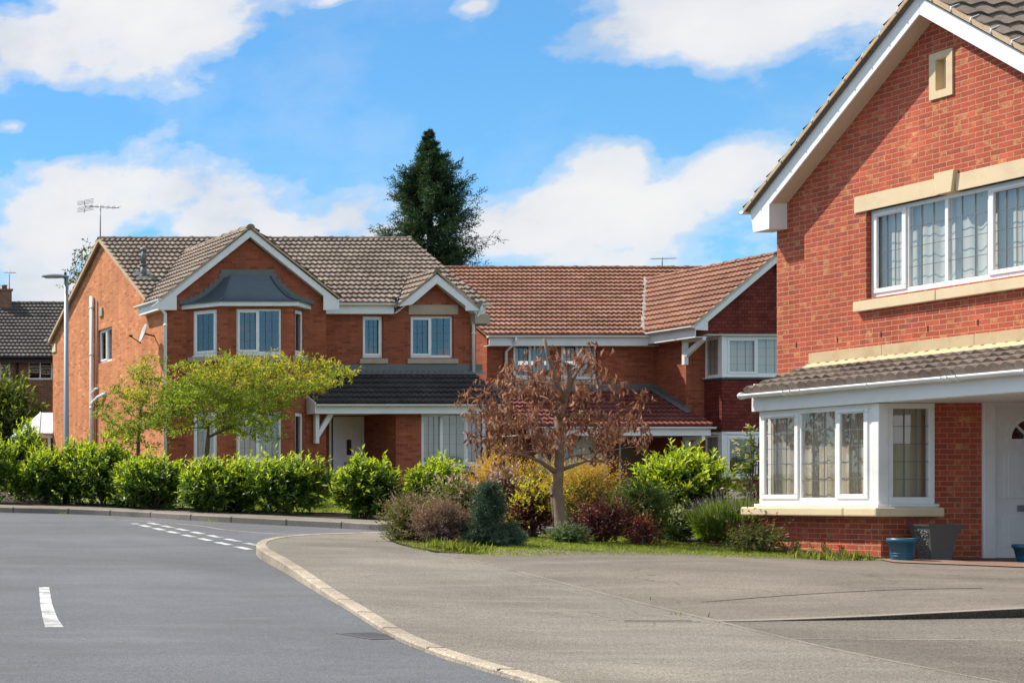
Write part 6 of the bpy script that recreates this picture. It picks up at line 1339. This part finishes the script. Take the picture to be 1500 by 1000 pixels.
# ---- grass and small plants
def grass():
    def inside(P, poly):
        x, y = P[:, 0], P[:, 1]; r = np.zeros(len(P), bool); n = len(poly)
        for i in range(n):
            (x0, y0), (x1, y1) = poly[i], poly[(i + 1) % n]; c = ((y0 > y) != (y1 > y)); r ^= c & (x < (x1 - x0) * (y - y0) / (y1 - y0 + 1e-12) + x0)
        return r
    def blades(name, poly, n, h, w, hz):
        xs, ys = [p[0] for p in poly], [p[1] for p in poly]; P = np.stack([rng.uniform(min(xs), max(xs), n), rng.uniform(min(ys), max(ys), n)], 1); P = P[inside(P, poly)]
        Z = np.array([G(y) + hz(x, y) for x, y in P]); B = np.column_stack([P, Z]); m = len(B); lv = Leaves(); lv.add(B, nrm(rng.normal(size=(m, 3)) * 0.45 + np.array([0, 0, 1])), rdir(m), h * rng.uniform(0.5, 1.4, m), w, 0, 0.1)
        o = lv.build(name, [LF['grassb']], None, (0, 0, 0)); o['kind'] = 'stuff'
    blades('grass', lawnP, 70000, 0.035, 0.009, lambda x, y: hp(x, y) + 0.012)
    blades('grass', [(14.6, 30.8), (16.6, 29.2), (22.6, 28.3), (27.8, 28.4), (28.0, 38.5), (16.4, 38.6)], 60000, 0.06, 0.018, lambda x, y: 0.122)
    # weeds in the kerb joints and long grass at the bed's edge
    lv = Leaves(); 
    for u, v, r, n in ((650, 806, .16, 130), (672, 810, .14, 120), (690, 812, .15, 150), (640, 803, .1, 60), (1185, 822, .12, 30), (1210, 824, .10, 45), (1240, 824, .1, 40), (1255, 824, .06, 30), (1165, 820, .08, 25), (1275, 824, .05, 15)):
        x, y = PGp(u, v); p = rng.normal(size=(n, 2)) * r * 0.5 + np.array([x, y]); B = np.column_stack([p, [G(b) + hp(a, b) + 0.02 for a, b in p]]); lv.add(B, nrm(rng.normal(size=(n, 3)) * 0.4 + np.array([0, 0, 1])), rdir(n), rng.uniform(0.05, 0.17, n), 0.010, 0, 0.15)
    for u, v in ((92, 752), (140, 753), (130, 752), (310, 764), (35, 750), (420, 769), (270, 760), (980, 883), (1015, 900)):
        x, y = PG(u, v) if u < 500 else PGp(u, v); n = 26; p = rng.normal(size=(n, 2)) * 0.09 + np.array([x, y]); B = np.column_stack([p, [G(b) + 0.005 for a, b in p]]); lv.add(B, nrm(rng.normal(size=(n, 3)) * 0.8 + np.array([0, 0, .7])), rdir(n), rng.uniform(0.03, 0.09, n), 0.014, 0, 0.15)
    o = lv.build('weeds', [LF['grassb']], None, (0, 0, 0)); o['kind'] = 'stuff'
grass()
def poppies():
    labs = ['red poppy nearest the straggly rose, by the brick plinth', 'red poppy under the middle of the bay sill', 'red poppy nearest the plinth corner below the bay window', 'pale pink poppy standing lowest beside the straggly rose']
    for i, (u, v, m) in enumerate(((1163, 787, 'poppy'), (1204, 790, 'poppy'), (1230, 800, 'poppy'), (1161, 801, 'pink'))):
        X = 17.2; Y = Y_(u, X); z = G(Y) + hp(X, Y) + 0.04; zt = Z_(v, Y); t = thing('poppy', (X, Y, z), labs[i], 'flower', 'poppies under the bay window')
        mb = MB(); mb.tube([(X + .04, Y, z), (X + .01, Y + .02, (z + zt) / 2), (X, Y, zt)], [0.006, 0.005, 0.004], 5); mb.build('stem', M['twig'], t)
        lv = Leaves(); n = 10; a = np.arange(n) * 2.4; P = np.tile([[X, Y, zt]], (n, 1)); lv.add(P, np.stack([np.cos(a), np.sin(a), np.full(n, .55)], 1), np.tile([[0, 0, 1.]], (n, 1)), 0.042, 0.042, 0, 0.1); lv.build('flower_head', [LF[m]], t, (X, Y, z))
        lv = Leaves(); spray(lv, np.array([[X + .03, Y, z], [X, Y - .06, z], [X - .05, Y + .06, z]]), np.array([[0, 0, 1.], [-.3, -.3, 1], [-.3, .3, 1]]), 14, (zt - z) * 0.7, 0.07, 0.018, 0.9, 0); lv.build('foliage', [LF['olive']], t, (X, Y, z))
poppies()
# ================================================================== SKY, SUN, CAMERA
SUN = Vector((-0.31, 0.355, 0.60)).normalized()
EL = math.asin(SUN.z); AZ = math.atan2(SUN.x, SUN.y)
w = bpy.data.worlds.new('World'); SC.world = w; w.use_nodes = True; nt = w.node_tree; bg = nt.nodes['Background']; outw = nt.nodes['World Output']
sky = nd(nt, 'ShaderNodeTexSky'); sky.sky_type = 'NISHITA'; sky.sun_disc = False; sky.sun_elevation = EL; sky.sun_rotation = AZ; sky.air_density = 1.0; sky.dust_density = 0.3; sky.ozone_density = 3.0
tc = nd(nt, 'ShaderNodeTexCoord'); sp = nd(nt, 'ShaderNodeSeparateXYZ'); nt.links.new(tc.outputs['Generated'], sp.inputs[0])
az = math_(nt, 'ARCTAN2', sp.outputs[0], sp.outputs[1]); el = math_(nt, 'ARCSINE', sp.outputs[2])
cv = nd(nt, 'ShaderNodeCombineXYZ'); nt.links.new(math_(nt, 'MULTIPLY', az, 1.0), cv.inputs[0]); nt.links.new(math_(nt, 'MULTIPLY', el, 1.5), cv.inputs[1])
n1 = noise(nt, cv.outputs[0], 14, 9, 0.56); n2 = noise(nt, cv.outputs[0], 5, 4, 0.5)
def ae(u, v):
    x, z = (u - U0) / F, (V0 - v) / F; return math.atan(x), math.atan(z / math.hypot(1, x))
# cloud heaps: centre, half width, half height (as they stood that day), in picture units turned into bearings
heaps = [(200, 10, 330, 105), (60, 40, 150, 70), (300, 55, 130, 45), (1120, 10, 310, 105), (1000, 40, 190, 60), (1330, -10, 200, 100), (700, 8, 70, 34, .45),
         (60, 345, 170, 90), (185, 300, 120, 95), (300, 330, 140, 75), (430, 345, 130, 70), (560, 350, 120, 65), (700, 350, 110, 60), (880, 290, 95, 88), (1060, 285, 110, 82), (960, 320, 190, 75), (1180, 310, 120, 75), (780, 340, 100, 55), (20, 185, 60, 22, .45), (1380, 330, 160, 70), (480, 2, 90, 30, .45), (430, 335, 190, 62), (620, 345, 130, 70), (100, 330, 200, 95), (250, 290, 110, 60), (130, 300, 190, 92), (330, 305, 160, 62), (510, 325, 120, 55)]
fld = None
for (u, v, ru, rv, *wt) in heaps:
    a, e = ae(u, v); a1, _ = ae(u + ru, v); _, e1 = ae(u, v - rv); ra, re = abs(a1 - a), abs(e1 - e)
    dx = math_(nt, 'DIVIDE', math_(nt, 'SUBTRACT', az, a), ra); dy = math_(nt, 'DIVIDE', math_(nt, 'SUBTRACT', el, e), re)
    d = math_(nt, 'SUBTRACT', 1.0, math_(nt, 'SQRT', math_(nt, 'ADD', math_(nt, 'MULTIPLY', dx, dx), math_(nt, 'MULTIPLY', dy, dy))))
    if wt: d = math_(nt, 'SUBTRACT', math_(nt, 'MULTIPLY', d, 1.0), wt[0])
    fld = d if fld is None else math_(nt, 'MAXIMUM', fld, d)
outside = math_(nt, 'MAXIMUM', math_(nt, 'GREATER_THAN', math_(nt, 'ABSOLUTE', math_(nt, 'SUBTRACT', az, 0.5)), 0.45), math_(nt, 'GREATER_THAN', el, 0.42))
low = math_(nt, 'SUBTRACT', math_(nt, 'MULTIPLY', math_(nt, 'SUBTRACT', math.radians(9.3), el), 14.0), outside)   # layer of cloud low down
fld = math_(nt, 'MAXIMUM', math_(nt, 'MAXIMUM', fld, math_(nt, 'MINIMUM', low, 0.45)), -1.0)
# scattered white clouds added out of view, as fill for the shaded sides
scat = math_(nt, 'MULTIPLY', math_(nt, 'SUBTRACT', n2, ramp(nt, el, [(0.14, 0.75), (0.30, 0.42)])), 4.0)
fld = math_(nt, 'MAXIMUM', fld, math_(nt, 'SUBTRACT', math_(nt, 'MULTIPLY', scat, outside), math_(nt, 'SUBTRACT', 1.0, outside)))
den = math_(nt, 'ADD', fld, math_(nt, 'MULTIPLY', math_(nt, 'SUBTRACT', n1, 0.475), 3.0))
cov = ramp(nt, den, [(0.0, 0.0), (0.25, 0.36), (0.58, 0.94), (1.0, 1.0)], 'EASE')
shade = ramp(nt, math_(nt, 'ADD', math_(nt, 'MULTIPLY', noise(nt, cv.outputs[0], 9, 6, 0.55), 0.75), math_(nt, 'MULTIPLY', n2, 0.25)), [(0.36, (0.74, 0.78, 0.85)), (0.48, (0.92, 0.935, 0.97)), (0.60, (1.0, 1.0, 1.0))])
CLK = 4.6
hsv = nd(nt, 'ShaderNodeHueSaturation'); hsv.inputs['Saturation'].default_value = 1.0; hsv.inputs['Value'].default_value = 1.0; nt.links.new(mixc(nt, 1.0, sky.outputs[0], (0.42, 0.72, 0.86), 'MULTIPLY'), hsv.inputs['Color'])
bri = math_(nt, 'ADD', CLK, math_(nt, 'MULTIPLY', outside, 1.5))   # added clouds out of view are made brighter, as neutral fill light
vb = nd(nt, 'ShaderNodeVectorMath', operation='SCALE'); nt.links.new(shade, vb.inputs[0]); nt.links.new(bri, vb.inputs['Scale']); clc = vb.outputs[0]
veil = math_(nt, 'MULTIPLY', ramp(nt, noise(nt, cv.outputs[0], 7, 7, 0.62), [(0.45, 0.0), (0.75, 1.0)]), 0.30)
cov = math_(nt, 'MAXIMUM', cov, veil)
nt.links.new(mixc(nt, cov, hsv.outputs[0], clc), bg.inputs['Color']); bg.inputs['Strength'].default_value = 0.13
sl = bpy.data.lights.new('sun', 'SUN'); sl.energy = 4.8; sl.angle = math.radians(0.5); sl.color = (1.0, 0.93, 0.82)
so = bpy.data.objects.new('sun', sl); COL.objects.link(so); so.rotation_euler = (-SUN).to_track_quat('-Z', 'Y').to_euler(); so.location = (0, 10, 60)
cam = bpy.data.cameras.new('camera'); co_ = bpy.data.objects.new('camera', cam); COL.objects.link(co_); SC.camera = co_
co_.location = (0, 0, CZ); co_.rotation_euler = (math.radians(90), 0, 0); cam.sensor_fit = 'HORIZONTAL'; cam.sensor_width = 36.0; cam.lens = 36.0 * F / 1500
cam.shift_x = (750 - U0) / 1500; cam.shift_y = (V0 - 500) / 1500; cam.clip_start = 0.1; cam.clip_end = 3000
SC.view_settings.view_transform = 'Standard'; SC.view_settings.look = 'None'; SC.view_settings.exposure = 0.6; SC.view_settings.gamma = 1.0
SC.render.resolution_x, SC.render.resolution_y = 1024, 682
SC.cycles.max_bounces = 6; SC.cycles.transparent_max_bounces = 12; SC.cycles.use_denoising = True
